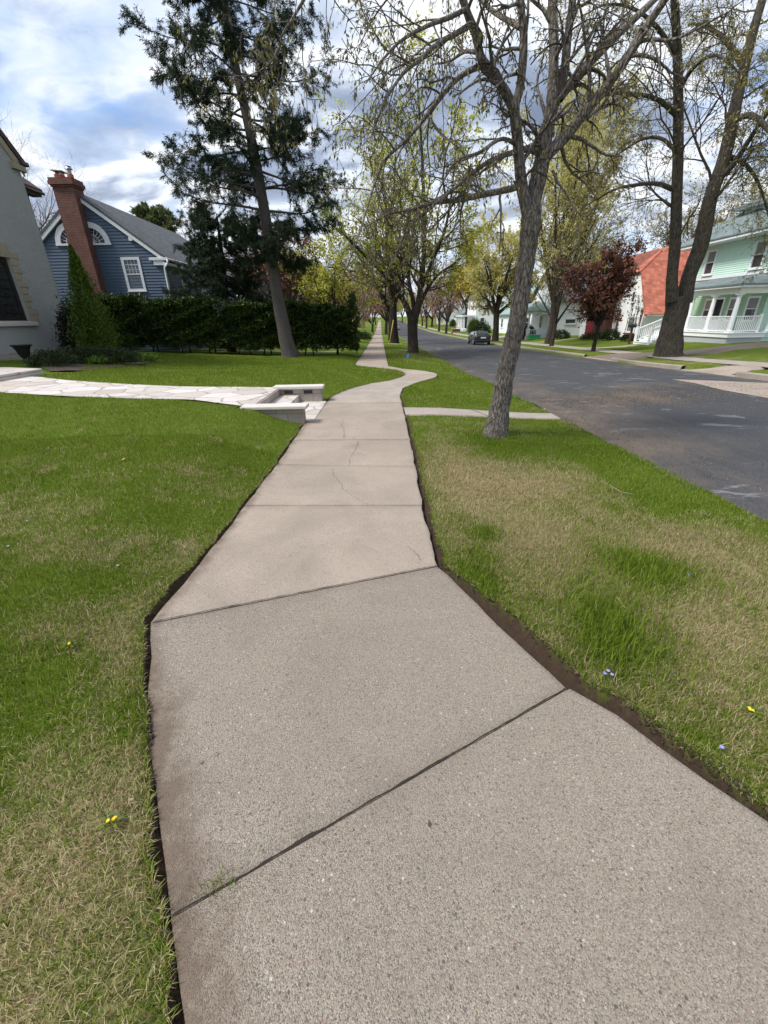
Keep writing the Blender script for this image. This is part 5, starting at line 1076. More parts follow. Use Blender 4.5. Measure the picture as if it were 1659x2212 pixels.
mb = MB(); mb.box(21.98, 22.1, PY0+.06, PY0+.18, FZ+.013, FZ+1.0); put(mb, 'newel_post', 'porch_white', mh)
column(PY0+.18, 22.7)
mb = MB(); mb.box(PXf+.02, PXf+.30, PY0+.04, PY1+.04, CZ+.002, CZ+.30); mb.box(PXf+.301, 23.4, PY0+.04, PY0+.30, CZ+.002, CZ+.30); mb.box(PXf-.28, 23.5, PY0-.32, PY1+.3, CZ+.302, CZ+.40); put(mb, 'porch_beam', 'porch_white', mh, .008)
def hip(mb, x0, x1, y0, y1, z0, z1, ix0, ix1, iy0, iy1, th=.08):
    a = [(x0, y0, z0), (x1, y0, z0), (x1, y1, z0), (x0, y1, z0)]; b = [(ix0, iy0, z1), (ix1, iy0, z1), (ix1, iy1, z1), (ix0, iy1, z1)]
    for q in (a,): pass
    lo = [(x, y, z-th) for x, y, z in a]
    mb.add(a+b+lo, [(0, 1, 5, 4), (1, 2, 6, 5), (2, 3, 7, 6), (3, 0, 4, 7), (4, 5, 6, 7), (0, 8, 9, 1), (1, 9, 10, 2), (2, 10, 11, 3), (3, 11, 8, 0), (8, 11, 10, 9)])
mb = MB(); hip(mb, PXf-.33, 25.5, PY0-.37, PY1+.35, CZ+.49, 3.48, 22.42, 25.4, 27.5, PY1-.1); put(mb, 'porch_roof', 'roof_green', mh)
for u0, u1, nm in ((27.2, 28.15, 0), (28.75, 29.6, 0), (31.0, 31.8, 0)): window(mh, pw, u0, u1, .95, 2.32, .11, base=.026, out=.085, upper='curtain')
mb = MB(); bp(mb, pw, 29.98, 30.10, .026, .09, FZ+.02, 2.35); bp(mb, pw, 30.80, 30.92, .026, .09, FZ+.02, 2.35); bp(mb, pw, 30.101, 30.799, .026, .09, 2.24, 2.35); bp(mb, pw, 30.101, 30.799, .026, .05, FZ+.02, 1.0); fr = put(mb, 'door', 'trim', mh)
mb = MB(); bp(mb, pw, 30.101, 30.799, .026, .045, 1.001, 2.239); put(mb, 'pane', 'glass', fr)
# main eave, roof and dormer
mb = MB(); mb.box(21.55, 32, HY0-.95, HY1+.9, 5.52, 5.66); put(mb, 'soffit', 'trim', mh, .01)
mb = MB(); hip(mb, 21.5, 32.05, HY0-1.0, HY1+.95, 5.76, 9.0, 26.2, 27, 30.2, 30.9, .09); put(mb, 'roof', 'roof_green', mh)
pdm = faceX(23.6); mb = MB(); mb.box(23.62, 26, 28.9, 32.1, 6.3, 7.45); put(mb, 'dormer', 'mint_siding', mh)
dm = MB(); hip(dm, 23.0, 27.4, 28.35, 32.65, 7.55, 8.35, 25.4, 27.3, 30.4, 30.6, .1); put(dm, 'dormer_roof', 'roof_green', mh)
put(clap(pdm, lambda z: 28.9, lambda z: 32.1, 6.4, 7.4, .115), 'dormer_siding', 'mint_siding', mh)
mb = MB(); mb.box(23.05, 26, 28.45, 32.55, 7.38, 7.455); mb.box(23.55, 24, 28.85, 32.15, 6.28, 6.395); put(mb, 'dormer_trim', 'trim', mh)
for a in (29.7, 30.55): window(mh, pdm, a, a+.82, 6.5, 7.32, .09, base=.026, out=.08, rail=False, sill=False)
# stairs at the far end of the porch
gz = float(zg(18.6, 31.2)); 
mb = MB(); n_ = 6; x0, x1 = 18.35, 20.2
for i in range(n_): xa = x0+(x1-x0)*i/n_; za = gz+(FZ-gz)*(i+1)/n_; mb.box(xa, x1+.05, 30.55, 32.15, za-.15 if i else gz-.1, za-.035) ; mb.box(xa-.03, xa+(x1-x0)/n_+.02, 30.5, 32.2, za-.034, za+.002)
mb.box(PXf-.05, 22.48, PY1+.08, 33.2, FZ-.25, FZ+.01)
put(mb, 'stairs', 'porch_white', mh)
for y in (30.5, 32.2):
    railing(mh, (x0+.1, y, gz+.12), (x1+.05, y, FZ), .85, .12); mb = MB(); mb.box(x0-.03, x0+.09, y-.06, y+.06, gz-.05, gz+1.12); mb.box(x1+.03, x1+.15, y-.06, y+.06, FZ+.013, FZ+1.02); put(mb, 'newel_post', 'porch_white', mh)

# ---- red roofed white house
rl = (20, 38, -.3); rh = thing('red_roof_house', 'white stucco house with steep red roof and brick chimney', 'house', rl)
RHX = 20.0; pf_ = faceX(RHX); ry0, ry1, rya, rza, rze = 34.7, 39.2, 36.9, 5.75, 1.95
mb = MB(); mb.prism([(RHX, ry0, -.8), (RHX, ry1-1.0, -.8), (RHX, ry1-1.0, 3.0), (RHX, rya+.8, 4.22), (RHX, rya-.8, 4.22), (RHX, ry0, rze)], (0, 0, 0), (7, 0, 0)); mb.box(RHX+.45, RHX+7, 38.2, 46.2, -.8, 2.6); put(mb, 'wall', 'white_stucco', rh)
mb = MB(); e = .35; s0 = (rza-rze)/(rya-ry0)
hz = 4.25; t_ = (hz-rze)/(rza-rze)      # half-hipped gable: main slopes, clipped corner, small hip facing the street
for yy, sg in ((ry0-e, -1), (2*rya-ry0+e-.9, 1)):
    yh = rya+sg*(rya-ry0)*(1-t_); zl = rze-s0*e if sg < 0 else rze-s0*(e-.9)
    q = [(RHX-.12, yy, zl), (RHX+7.2, yy, zl), (RHX+7.2, rya, rza), (RHX+1.7, rya, rza), (RHX-.12, yh, hz)]; nn = Vector((0, sg*s0, 1)).normalized()*.16
    mb.prism(q if sg < 0 else q[::-1], (0, 0, 0), nn)
mb.prism([(RHX-.12, rya-(rya-ry0)*(1-t_), hz), (RHX+1.7, rya, rza), (RHX-.12, rya+(rya-ry0)*(1-t_), hz)], (0, 0, 0), (-.10, 0, .13))
mb.prism([(RHX+.2, 39.2, 2.5), (RHX+3.6, 39.2, 6.2), (RHX+3.6, 39.2, 6.4), (RHX+.1, 39.2, 2.62)], (0, 0, 0), (0, 7.2, 0)); mb.prism([(RHX+7, 39.2, 2.5), (RHX+3.61, 39.2, 6.2), (RHX+3.61, 39.2, 6.4), (RHX+7.1, 39.2, 2.62)], (0, 0, 0), (0, 7.2, 0)); put(mb, 'roof', 'roof_red', rh)
mb = MB(); mb.prism([(RHX-.06, rya-(rya-ry0)*(1-t_), hz-.2), (RHX-.06, ry0-e, rze-s0*e-.2), (RHX-.06, ry0-e, rze-s0*e-.012), (RHX-.06, rya-(rya-ry0)*(1-t_), hz-.012)], (0, 0, 0), (.1, 0, 0)); mb.tube([(RHX+.05, ry0-e-.06, rze-s0*e), (RHX+7, ry0-e-.06, rze-s0*e)], .06, 8); mb.tube([(RHX-.02, ry0-.1, rze-.5), (RHX-.05, ry0-.08, .8), (RHX-.05, ry0-.08, -.5)], .05, 8); put(mb, 'eave_trim', 'trim', rh)
window(rh, pf_, 35.55, 36.55, .15, 1.32, .10, nv=3, nh=1, rail=False, out=.05, pane='curtain')
window(rh, pf_, 36.3, 36.75, 2.3, 3.1, .07, rail=False, out=.05, sill=True)
mb = MB(); bp(mb, pf_, 35.35, 36.75, .0, .16, -.02, .09); put(mb, 'brick_sill', 'brick', rh, .01)
mb = MB(); g = np.random.default_rng(3)
for y in (ry0+.02, ry1-1.25):
    z = -.5
    while z < 1.8: wd = g.uniform(.12, .34); bp(mb, pf_, y if y < 36 else y+.25-wd, y+wd if y < 36 else y+.25, .0, .03, z, z+.11); z += .12
for y in (43.15, 44.75):
    z = -.6
    while z < 2.1: wd = g.uniform(.14, .4); bp(mb, faceX(RHX+.45), y-wd/2, y+wd/2, .0, .05, z, z+.12); z += .13
put(mb, 'brick_quoins', 'brick_dark', rh)
ch = MB(); ch.box(RHX-.15, RHX+.75, 39.9, 42.0, -.7, 2.6); ch.box(RHX-.05, RHX+.75, 40.35, 41.7, 2.601, 4.9); ch.box(RHX-.12, RHX+.82, 40.28, 41.78, 4.901, 5.1); co = put(ch, 'chimney', 'brick_dark', rh)
mb = MB(); mb.box(RHX+.1, RHX+.5, 40.7, 41.3, 5.101, 5.35); put(mb, 'flue', 'clay', co)
pd = faceX(RHX+.45); mb = MB(); bp(mb, pd, 43.35, 44.55, .003, .06, -.6, .9); fan(mb, pd, (43.95, .9), arc(43.95, .9, .6, 0, math.pi), .06); ribb(mb, pd, arc(43.95, .9, .6, 0, math.pi), arc(43.95, .9, .01, 0, math.pi), .0, .06); put(mb, 'arched_door', 'red_door', rh)
mb = MB(); ribb(mb, pd, arc(43.95, .9, .85, 0, math.pi), arc(43.95, .9, .605, 0, math.pi), 0, .1); put(mb, 'door_arch', 'brick_dark', rh)
window(rh, pd, 38.6, 39.3, -.1, 1.5, .08, nv=1, nh=2, rail=False, out=.05)
mb = MB(); mb.box(RHX-.02, RHX+.0, 39.4, 39.5, -.4, 2.5) if False else mb.tube([(RHX+.35, 39.4, 2.4), (RHX+.35, 39.4, -.5)], .045, 6); put(mb, 'downspout', 'trim', rh)
mb = MB(); mb.prism([(22.2, 34.75, 2.2), (22.2, 34.75, 3.0), (22.75, 34.75, 3.5), (23.3, 34.75, 3.0), (23.3, 34.75, 2.2)], (0, 0, 0), (0, 1.6, 0)); dmr = put(mb, 'dormer', 'white_stucco', rh)
mb = MB()
for s_ in (-1, 1): mb.prism([(22.75, 34.55, 3.53), (22.75+s_*.75, 34.55, 2.86), (22.75+s_*.75, 34.55, 2.96), (22.75, 34.55, 3.65)], (0, 0, 0), (0, 1.9, 0))
put(mb, 'dormer_roof', 'roof_red', dmr)
mb = MB()
for s_ in (-1, 1): mb.prism([(22.75, 34.50, 3.45), (22.75+s_*.78, 34.50, 2.76), (22.75+s_*.78, 34.50, 2.90), (22.75, 34.50, 3.60)], (0, 0, 0), (0, .045, 0))
put(mb, 'dormer_trim', 'trim', dmr)
# ivy on the gable: twining stems with small leaves
iv = thing('ivy', 'thin dark creeper spreading over the white gable of the red roofed house', 'climbing plant', (RHX-.05, 36, -.3)); p = Plant(140)
for i in range(7):
    y = 35.0+i*.28; q = p.limb([(RHX-.04, y+.1, -.4), (RHX-.04, y+.1*math.sin(i), .8), (RHX-.04, y+.3*math.sin(i*2), 1.9), (RHX-.04, y+.5*math.sin(i*2), 2.6+.2*(i % 3))], [.018, .014, .01, .006], 10, 4)
    a = p.grow(*q, 6, .2, 1, (30, 70), (.3, .6), 5, .05, .2, .6, .005, .5, 3, abslen=1.0); a[0][:, :, 0] = RHX-.03; p.leaves(a[0], 10, .09, .7, .3, 0, .04, .3)
p.build(iv, 'bark_dark', 'shrub_dark', wood='stems', crown='leaves')

# ---- small white house with a hipped front porch
wl = (19.5, 50.5, -.7); wh = thing('porch_house', 'small white house with a pale green hipped porch roof', 'house', wl); pf2 = faceY(50.2)
wb = -1.2
mb = MB(); mb.box(19.0, 26, 50.22, 58, wb, 2.95); mb.prism([(19.02, 50.22, 2.95), (19.02, 58, 2.95), (19.02, 54.1, 5.6)], (0, 0, 0), (6.9, 0, 0)); mb.box(18.7, 19.9, 51.6, 53.6, 1.9, 4.7); put(mb, 'wall', 'white_siding', wh)
put(clap(pf2, lambda z: 19.0, lambda z: 26.0, wb+.3, 2.95, .16), 'siding', 'white_siding', wh); put(clap(faceX(19.0), lambda z: 50.2, lambda z: 58, wb+.3, 2.9, .16), 'siding', 'white_siding', wh)
mb = MB(); mb.box(18.95, 19.12, 50.12, 50.19, wb, 2.9); put(mb, 'corner_board', 'trim', wh)
mb = MB(); mb.prism([(18.7, 49.8, 2.75), (18.7, 54.1, 5.65), (18.7, 54.1, 5.85), (18.7, 49.7, 2.85)], (0, 0, 0), (7.6, 0, 0)); mb.prism([(18.7, 58.4, 2.75), (18.7, 54.11, 5.65), (18.7, 54.11, 5.85), (18.7, 58.5, 2.85)], (0, 0, 0), (7.6, 0, 0)); put(mb, 'roof', 'roof_grey', wh)
window(wh, pf2, 20.35, 21.65, .55, 1.15, .12, rail=False, base=.024, out=.08)
window(wh, faceY(51.6), 18.95, 19.65, 2.7, 4.1, .1, base=.004, out=.08)
window(wh, faceX(19.0), 53.2, 54.0, .1, 1.5, .1, base=.024, out=.08)
mb = MB(); mb.box(16.5, 18.97, 51.0, 56.5, wb, -.62); put(mb, 'porch_floor', 'trim', wh)
for y in (51.15, 53.7, 56.3): mb = MB(); mb.box(16.55, 16.95, y-.2, y+.2, -.619, .15); mb.lathe([(.11, .151), (.12, .2), (.10, .3), (.085, 1.45), (.12, 1.52), (.12, 1.6)], 16.75, y, 12); put(mb, 'column', 'trim', wh)
mb = MB(); mb.box(17.05, 18.9, 51.08, 51.2, -.02, .06); mb.box(17.05, 18.9, 51.08, 51.2, -.5, -.44)
for i in range(14): x = 17.15+i*.13; mb.box(x-.02, x+.02, 51.12, 51.16, -.44, -.02)
put(mb, 'railing', 'trim', wh)
mb = MB(); mb.box(16.3, 18.97, 50.75, 56.75, 1.601, 1.85); put(mb, 'porch_beam', 'trim', wh)
mb = MB(); hip(mb, 16.1, 19.0, 50.5, 57.0, 1.93, 2.9, 18.6, 18.98, 52.2, 55.3, .07); put(mb, 'porch_roof', 'roof_mint', wh)
mb = MB(); mb.prism([(16.05, 52.6, 1.95), (16.05, 54.8, 1.95), (16.05, 53.7, 2.75)], (0, 0, 0), (1.6, 0, 0)); put(mb, 'porch_gable', 'trim', wh)

# ---- far houses
def simple_house(name, label, x0, x1, y0, y1, zb, h, ridge, wallm, roofm, wins, front=True):
    t = thing(name, label, 'house', ((x0+x1)/2, (y0+y1)/2, zb)); xa = (x0+x1)/2
    mb = MB(); mb.box(x0, x1, y0, y1, zb-1, zb+h); mb.prism([(x0, y0, zb+h+.005), (x1, y0, zb+h+.005), (xa, y0, zb+ridge-.1)], (0, 0, 0), (0, y1-y0, 0)); put(mb, 'wall', wallm, t)
    mb = MB(); e = .4; s = (ridge-h)/((x1-x0)/2)
    for sg in (1, -1):
        xe = xa+sg*((x1-x0)/2+e); ze = zb+h-s*e; mb.prism([(xa, y0-.35, zb+ridge), (xe, y0-.35, ze), (xe, y0-.35, ze+.16), (xa, y0-.35, zb+ridge+.2)], (0, 0, 0), (0, y1-y0+.7, 0))
    put(mb, 'roof', roofm, t)
    for fc, u0, u1, z0, z1 in wins: window(t, {'s': faceY(y0), 'w': faceX(x0), 'e': faceX(x1, 1)}[fc], u0, u1, zb+z0, zb+z1, .12)
    return t
simple_house('white_house', 'white gabled house with green grey roof behind the parked car', 19.5, 27.5, 66, 76, -1.1, 3.1, 6.8, 'white_siding', 'roof_mint', [('s', 21, 22, 1, 2.4), ('s', 24.5, 25.5, 1, 2.4), ('w', 68, 69.2, .9, 2.3), ('w', 72, 73.2, .9, 2.3), ('s', 23, 24, 3.9, 5.1)])
h2 = simple_house('white_house', 'tall pale blue grey house with a front porch beyond the parked car', 20, 28, 96, 106, -1.2, 6.4, 9.2, 'white_siding', 'roof_grey', [('s', 21, 22, .9, 2.5), ('s', 25, 26, .9, 2.5), ('s', 22, 23, 4, 5.6), ('s', 25, 26, 4, 5.6), ('w', 98, 99.2, 4, 5.6), ('w', 102, 103.2, 4, 5.6)])
mb = MB(); mb.box(17.6, 19.95, 96.5, 105.5, -1.6, -.9); mb.box(17.4, 19.95, 96.3, 105.7, 1.5, 1.8)
for y in (96.9, 99.7, 102.4, 105.1): mb.box(17.7, 18.0, y-.15, y+.15, -.899, 1.499)
put(mb, 'porch', 'trim', h2)
simple_house('white_house', 'long low white house far along the right side of the street', 22, 32, 122, 136, -1.3, 3.2, 6.4, 'white_stucco', 'roof_green', [('s', 24, 25.5, .9, 2.3), ('s', 28, 29.5, .9, 2.3), ('w', 126, 127.5, .9, 2.3), ('w', 131, 132.5, .9, 2.3)])
simple_house('white_house', 'pale cottage almost hidden by trees near the right end of the street', 21, 29, 160, 170, -1.2, 3.4, 6.6, 'white_stucco', 'roof_grey', [('s', 23, 24.4, .9, 2.3), ('w', 163, 164.4, .9, 2.3)])
simple_house('white_house', 'pale house far off on the left beyond the hedge', -16, -8, 84, 94, -1.2, 3.3, 6.6, 'white_siding', 'roof_grey', [('s', -14, -12.8, .9, 2.3), ('s', -11, -9.8, .9, 2.3), ('e', 86, 87.4, .9, 2.3)])
simple_house('grey_house', 'blue grey house glimpsed between trees just past the blue house', -15, -8.2, 48, 58, -.7, 3.4, 6.8, 'blue_siding', 'roof_grey', [('s', -13, -12, .9, 2.3), ('s', -10.5, -9.5, .9, 2.3), ('e', 50, 51.2, .9, 2.3), ('e', 54, 55.2, .9, 2.3)])

# ------------------------------------------------------------------ parked car (rear towards the camera)
cp = at(1035, 746); cz_ = roadz(10.35, 45.6)
car = thing('parked_car', 'charcoal sedan parked at the far kerb with its rear towards the camera', 'car', (10.3, 47.0, cz_))
# lengthwise profile stations: y (0 = rear), half width at sill / shoulder / roof, heights
ST = [(-2.20, .70, .76, .55, .34, .86, .90), (-2.12, .80, .84, .58, .27, .93, 1.00), (-1.75, .85, .875, .60, .22, .955, 1.03), (-1.35, .865, .885, .585, .20, .955, 1.16), (-.75, .87, .885, .585, .19, .94, 1.335), (0, .87, .885, .59, .19, .92, 1.365), (.55, .87, .885, .585, .19, .905, 1.30), (1.15, .865, .88, .62, .20, .89, .985), (1.7, .85, .865, .6, .22, .83, .875), (2.1, .79, .80, .55, .27, .72, .76), (2.25, .66, .68, .5, .36, .60, .64)]
def carsec(s):
    y, ws, wm, wr, zb_, zm_, zr = s
    half = [(0, zb_), (ws*.9, zb_), (ws, zb_+.10), (wm, (zb_+zm_)/2+.05), (wm*.985, zm_), (wm*.93, zm_+.035*(1 if zr-zm_ > .1 else .3)), (wr+(.06 if zr-zm_ > .2 else .1), zm_+(zr-zm_)*.80), (wr*.75, zm_+(zr-zm_)*.97), (0, zr)]
    return [(x, y, z) for x, z in half]+[(-x, y, z) for x, z in half[-2:0:-1]]
mb = MB(); secs = [carsec(s) for s in ST]; K = len(secs[0])
mb.add([v for s in secs for v in s], [(i*K+j, i*K+(j+1) % K, (i+1)*K+(j+1) % K, (i+1)*K+j) for i in range(len(ST)-1) for j in range(K)]+[tuple(range(K))[::-1], tuple(range((len(ST)-1)*K, len(ST)*K))])
body = mb.build('body', MT['car_paint'], car, smooth=True); sub = body.modifiers.new('sub', 'SUBSURF'); sub.levels = 2; sub.render_levels = 2
mb = MB(); mb.add([(-.62, -2.02+.30, 1.045), (.62, -1.72, 1.045), (.52, -.92, 1.305), (-.52, -.92, 1.305), (-.60, -1.74, 1.06), (.60, -1.74, 1.06)], [(0, 1, 2, 3)]); put_ = mb.build('rear_window', MT['car_glass'], car); so = put_.modifiers.new('s', 'SOLIDIFY'); so.thickness = .06; so.offset = 0
for s in (-1, 1):
    mb = MB(); mb.add([(s*.845, -1.30, 1.0), (s*.848, .95, .965), (s*.655, .50, 1.235), (s*.645, -.75, 1.265)], [(0, 1, 2, 3)]); w = mb.build('side_window', MT['car_glass'], car); so = w.modifiers.new('s', 'SOLIDIFY'); so.thickness = .05; so.offset = 0
    mb = MB(); mb.box(s*.84-.012, s*.84+.012, -.32, -.25, .95, 1.27); 
    mb = MB(); mb.box(min(s*.5, s*.845), max(s*.5, s*.845), -2.16, -2.0, .72, .88); mb.build('tail_lamp', MT['tail'], car, .03)
    mb = MB(); mb.box(min(s*.88, s*1.02), max(s*.88, s*1.02), .78, .92, .94, 1.06); mb.build('mirror', MT['car_paint'], car, .03)
    for y in (-1.38, 1.38):
        mb = MB(); xs_ = sorted((s*.70, s*.89)); mb.add([], []); n_ = 24
        vs = [(x, y+r*math.cos(a*2*math.pi/n_), .325+r*math.sin(a*2*math.pi/n_)) for x, r in ((xs_[0], .30), (xs_[0]+.03, .325), (xs_[1]-.03, .325), (xs_[1], .30)) for a in range(n_)]
        mb.add(vs, [(i*n_+a, i*n_+(a+1) % n_, (i+1)*n_+(a+1) % n_, (i+1)*n_+a) for i in range(3) for a in range(n_)]+[tuple(range(n_))[::-1], tuple(range(3*n_, 4*n_))]); wv = mb.build('wheel', MT['tyre'], car)
        m2 = MB(); xo = s*.893; m2.add([(xo, y, .325)]+[(xo, y+.225*math.cos(a*2*math.pi/n_), .325+.225*math.sin(a*2*math.pi/n_)) for a in range(n_)], [(0, 1+a, 1+(a+1) % n_) for a in range(n_)]); m2.build('rim', MT['alloy'], wv)
mb = MB(); mb.box(-.27, .27, -2.215, -2.19, .66, .79); mb.build('number_plate', MT['plate'], car, .005)
mb = MB(); mb.box(-.80, .80, -2.235, -2.0, .36, .52); mb.build('bumper', MT['car_paint'], car, .05)
mb = MB(); mb.box(-.7, .7, -2.21, -2.08, .24, .355); mb.build('lower_valance', MT['tyre'], car, .03)
vf = car.scale; car.scale = (.96,)*3
fc = dup(car, (4.6, 132, roadz(4.6, 132)), 0, 'pale distant car far down the street beside the forked tree')
for ch_ in fc.children:
    if ch_.name.startswith(('body', 'bumper')):
        ch_.data = ch_.data.copy(); ch_.data.materials[0] = MT['grey_paint']

# ------------------------------------------------------------------ small things
hy = at(976, 724); hyd = thing('fire_hydrant', 'rust coloured fire hydrant on the far verge', 'hydrant', hy)
mb = MB(); mb.lathe([(.17, -.05), (.17, .04), (.115, .05), (.115, .48), (.15, .50), (.15, .55), (.12, .60), (.07, .68), (.03, .70), (.03, .76)], 0, 0, 16); mb.build('barrel', MT['hydrant'], hyd, smooth=False)
mb = MB(); mb.tube([(-.2, 0, .40), (.2, 0, .40)], .06, 10); mb.tube([(0, -.22, .36), (0, 0, .36)], .075, 10); mb.build('outlet', MT['hydrant'], hyd)
mp = Vector((18.3, 32.75, float(zg(18.3, 32.75)))); mbx = thing('mailbox', 'dark mailbox on a red brown post beside the white porch stairs', 'mailbox', mp)
mb = MB(); mb.box(-.06, .06, -.06, .06, -.1, 1.1); mb.build('post', MT['wood_post'], mbx, .008)
mb = MB(); mb.prism([(-.26, -.1, 1.1), (-.26, .1, 1.1), (-.26, .1, 1.24), (-.26, .06, 1.31), (-.26, 0, 1.335), (-.26, -.06, 1.31), (-.26, -.1, 1.24)], (0, 0, 0), (.52, 0, 0)); mb.build('box', MT['black_iron'], mbx, .006)
def flag(u, v_, mat, label, h=.38):
    b = at(u, v_); t = thing('marker_flag', label, 'flag', b, 0, 'utility marker flags in the grass'); mb = MB(); mb.tube([(0, 0, -.05), (.01, 0, h+.1)], .004, 5); mb.build('wire', MT['zinc'], t)
    mb = MB(); mb.prism([(.012, 0, h-.06), (.07, .01, h+.02), (.05, .02, h+.1), (.0, .0, h+.12), (-.05, -.01, h+.03), (-.04, 0, h-.03)], (0, 0, 0), (0, .003, 0)); mb.build('flag', MT[mat], t)
flag(880, 791, 'flag_blue', 'blue marker flag on a wire in the grass strip'); flag(875.5, 757, 'flag_white', 'white marker flag left of the forked tree trunk', .3)
gb_ = Vector((1.0, 47, float(zg(1.0, 47)))); gt = thing('guy_wire_guard', 'leaning yellow guy wire guard beside the far sidewalk', 'wire guard', gb_); mb = MB(); mb.tube([(-.12, 0, -.1), (.35, .1, 2.3)], .035, 8); mb.build('sleeve', MT['yellow_tube'], gt, smooth=True)
mb = MB(); mb.tube([(-.14, -.01, -.15), (-.12, 0, -.1)], .012, 6); mb.build('anchor_rod', MT['zinc'], gt)
bw = at(985, 717); t = thing('brick_edging', 'low red brick planter by the drive beyond the parked car', 'planter', bw); mb = MB(); mb.box(-.9, .9, -.3, .3, -.2, .55); mb.build('brickwork', MT['brick'], t, .01); mb = MB(); mb.box(-.98, .98, -.36, .36, .552, .66); mb.build('coping', MT['cap'], t, .02)
bn = Vector((17.1, 49.9, float(zg(17.1, 49.9)))); t = thing('garden_bin', 'low green bin in front of the small white porch', 'bin', bn); mb = MB(); mb.box(-.6, .6, -.3, .3, 0, .42); mb.build('tub', MT['green_bin'], t, .04); mb = MB(); mb.box(-.64, .64, -.34, .34, .422, .50); mb.build('lid', MT['green_bin'], t, .03)
sdn = Vector((2.86, 8.35, 0)); sdn.z = float(zs(8.35))-.12; t = thing('storm_drain', 'dark storm drain inlet in the near kerb behind the nearest trunk', 'drain', sdn); mb = MB(); mb.box(-.12, .30, -.35, .35, -.06, -.015); mb.build('frame', MT['kerb'], t, .01); mb = MB()
for i in range(7): mb.box(-.02, .26, -.3+i*.09, -.255+i*.09, -.013, .0)
mb.build('grate', MT['black_iron'], t)
ps_ = Vector((-3.05, 47, float(zg(-3.05, 47)))); t = thing('yard_post', 'dark post at the lawn edge left of the far sidewalk', 'post', ps_); mb = MB(); mb.box(-.1, .1, -.1, .1, -.1, 1.15); mb.build('shaft', MT['wood_post'], t, .01); mb = MB(); mb.box(-.13, .13, -.13, .13, 1.152, 1.2); mb.build('post_cap', MT['wood_post'], t, .01)
# flowers in the grass
def dandelion(u, v_, label, r=.0055):
    b = at(u, v_); b.z += .03; t = thing('dandelion', label, 'flower', b, 0, 'yellow dandelions in the grass'); g = np.random.default_rng(int(u)); mb = MB()
    for i in range(3):
        o_ = Vector((g.uniform(-.012, .012), g.uniform(-.01, .01), g.uniform(.0, .012)))
        for j in range(16):
            a = j*.9; e = .25+.5*(j % 3)/3; d = Vector((math.cos(a)*math.cos(e), math.sin(a)*math.cos(e), math.sin(e)))*r; s_ = Vector((-math.sin(a), math.cos(a), 0))*.003; mb.add([o_-s_, o_+s_, o_+d+s_*1.4, o_+d-s_*1.4], [(0, 1, 2, 3)])
    mb.build('flower_head', MT['petal_yellow'], t); mb = MB()
    for j in range(7):
        a = j*.9+.3; d = Vector((math.cos(a), math.sin(a), .15)); s_ = Vector((-math.sin(a), math.cos(a), 0))*.006; mb.add([(0, 0, -.025), d*.02+s_, d*.042, d*.02-s_], [(0, 1, 2, 3)])
    mb.build('leaves', MT['shrub_bright'], t)
dandelion(155, 1403, 'yellow dandelion in the lawn left of the nearest bent slab'); dandelion(246, 1786, 'yellow dandelion lowest in the lawn by the sidewalk edge'); dandelion(1615, 1545, 'yellow dandelion at the right edge of the verge'); dandelion(268, 1000, 'tiny yellow dandelion in the middle of the left lawn', .01)
def violet(u, v_, label):
    b = at(u, v_); b.z += .035; t = thing('violet', label, 'flower', b, 0, 'violet flowers in the grass'); mb = MB(); r = .0075
    for j in range(5):
        a = j*1.257; d = Vector((math.cos(a), math.sin(a), .5))*r; s_ = Vector((-math.sin(a), math.cos(a), 0))*.0055; mb.add([(0, 0, 0), d*.6+s_, d*1.2, d*.6-s_], [(0, 1, 2, 3)])
    mb.build('flower_head', MT['petal_violet'], t); mb = MB(); mb.tube([(0, 0, -.04), (0, 0, 0)], .0012, 4); mb.build('stem', MT['groundcover'], t)
for i, (u, v_) in enumerate(((1303, 1468), (1318, 1470), (1310, 1462), (1484, 1252), (1552, 1628))): violet(u, v_, 'small violet flower in the worn grass of the near verge')
for i, (u, v_) in enumerate(((22, 1190), (62, 1135), (258, 1232))): violet(u, v_, 'small violet flower in the lawn left of the sidewalk')
# litter of seeds, bark chips and twigs
MT['litter'] = m_leaf('dry_litter', [(0.15, (.045, .028, .018)), (0.5, (.16, .10, .055)), (0.95, (.36, .29, .18))], .1)
g = np.random.default_rng(9); LP = []
for (cx_, cy_, sx_, sy_, n_) in ((4.5, 8.9, .9, .5, 5000), (3.4, 7.6, .35, .9, 2500), (3.6, 5.6, .5, 1.2, 1200), (5.6, 9.4, 1.6, .5, 4500), (8.2, 10.4, 1.8, .5, 2600), (3.6, 20, .4, 5, 3000), (10.9, 22, .5, 5, 2500), (7, 14, 2.5, 5, 900)):
    X, Y = g.normal(cx_, sx_, n_), g.normal(cy_, sy_, n_); k = X > I(Y, KLY, KLX)+.1; LP.append(np.stack([X[k], Y[k], np.array([roadz(a, b) for a, b in zip(X[k], Y[k])])+.006], -1))
X, Y = g.uniform(-4, 3, 900), g.uniform(.5, 7, 900); k = (cut(X, Y) < -.05) & (X < 2.9); LP.append(np.stack([X[k], Y[k], zg(X[k], Y[k])+lawnbump(X[k], Y[k])+.022], -1))
X, Y = g.uniform(-.9, .6, 46), g.uniform(.6, 7, 46); LP.append(np.stack([X, Y, zs(Y)+.006], -1)[cut(X, Y) > .12])
Y = g.uniform(.6, 7, 420); s_ = g.random(420) < .45; X = np.where(s_, xl(Y)-g.uniform(-.01, .05, 420), xr(Y)+g.uniform(0, .10, 420)); LP.append(np.stack([X, Y, zs(Y)-.10+0*Y], -1))
MT['soil_clod'] = m_plain('dark_soil_crumbs', (.045, .03, .022), .95, .5, 40)
N_ = 6500; Y = np.abs(g.normal(1.4, 1.8, N_))+.3; s_ = g.random(N_) < .35; dd = g.uniform(0, 1, N_)
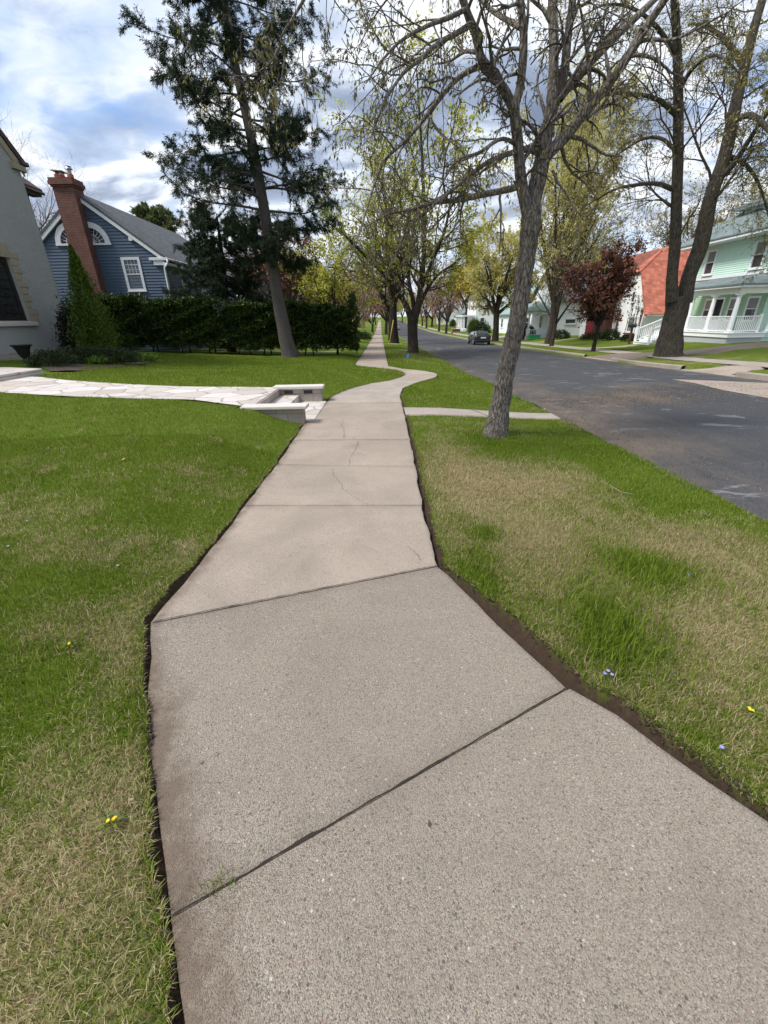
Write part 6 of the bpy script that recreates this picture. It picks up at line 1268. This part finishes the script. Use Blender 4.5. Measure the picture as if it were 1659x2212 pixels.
X = np.where(s_, xl(Y)-TM(Y, 0.)*dd*1.3, xr(Y)+TM(Y, 1.)*dd*1.5); k = (Y < 9)&~((X < 0)&(Y > 6.5)); X, Y = X[k], Y[k]; dc = cut(X, Y)
Zc = zs(Y)+np.where(dc > 0, -.062*SS((dc+.012)/.045)-.05*SS((dc-.06)/.06)*0, .0)+.004; pc = Plant(151); r_s = np.repeat(g.uniform(.002, .006, len(X))*(1+1.0*(g.random(len(X)) < .06)), 4)[:, None]
tet = np.array([(1, 1, 1), (1, -1, -1), (-1, 1, -1), (-1, -1, 1)], float)*.75; Vc = np.repeat(np.stack([X, Y, Zc], -1), 4, 0)+np.tile(tet, (len(X), 1))*r_s*g.uniform(.5, 1.4, (len(X)*4, 3))
ib = np.arange(len(X))[:, None]*4; tag(npmesh('soil_crumbs', Vc, np.concatenate([ib+np.array([f]) for f in ((0, 1, 2), (0, 3, 1), (0, 2, 3), (1, 3, 2))]), MT['soil_clod']), 'dark crumbs of soil in the edged trench beside the sidewalk', 'soil', kind='stuff')
p = Plant(150); O = np.concatenate(LP); p.scatter(O, .02, .35, np.array([0, 0, .05]), 1, .35); p.lv[0][:, 2] = np.maximum(p.lv[0][:, 2], np.repeat(O[:, 2], 4)-.001)
tag(npmesh('litter', np.concatenate(p.lv), np.concatenate(p.lf), MT['litter']), 'brown seed husks and bark chips strewn over the gutter and grass', 'litter', kind='stuff')
MT['stick'] = m_plain('pale_dry_stick', (.26, .20, .13), .9, .3, 20)
for i, (pts_) in enumerate(([(1390, 1222), (1405, 1232), (1420, 1248)], [(1328, 1300), (1336, 1308), (1345, 1322), (1352, 1326)], [(1255, 1120), (1262, 1130)], [(1315, 1055), (1340, 1070), (1365, 1075)], [(1645, 1222), (1662, 1232)])):
    P = [at(*q) for q in pts_]; c = P[0].copy(); t = MB(); t.tube([q-c+Vector((0, 0, .035)) for q in P], .003, 5); o_ = t.build('fallen_stick', MT['stick'], None); o_.location = c
    tag(o_, ['pale stick lying right of the tall grass tuft', 'curled pale stick below the tall grass tuft', 'short stick in the straw patch toward the street', 'dark bent twig in the grass right of the nearest trunk base', 'stick at the right edge of the verge'][i], 'stick', 'fallen sticks on the near verge')
bpy.context.view_layer.update()
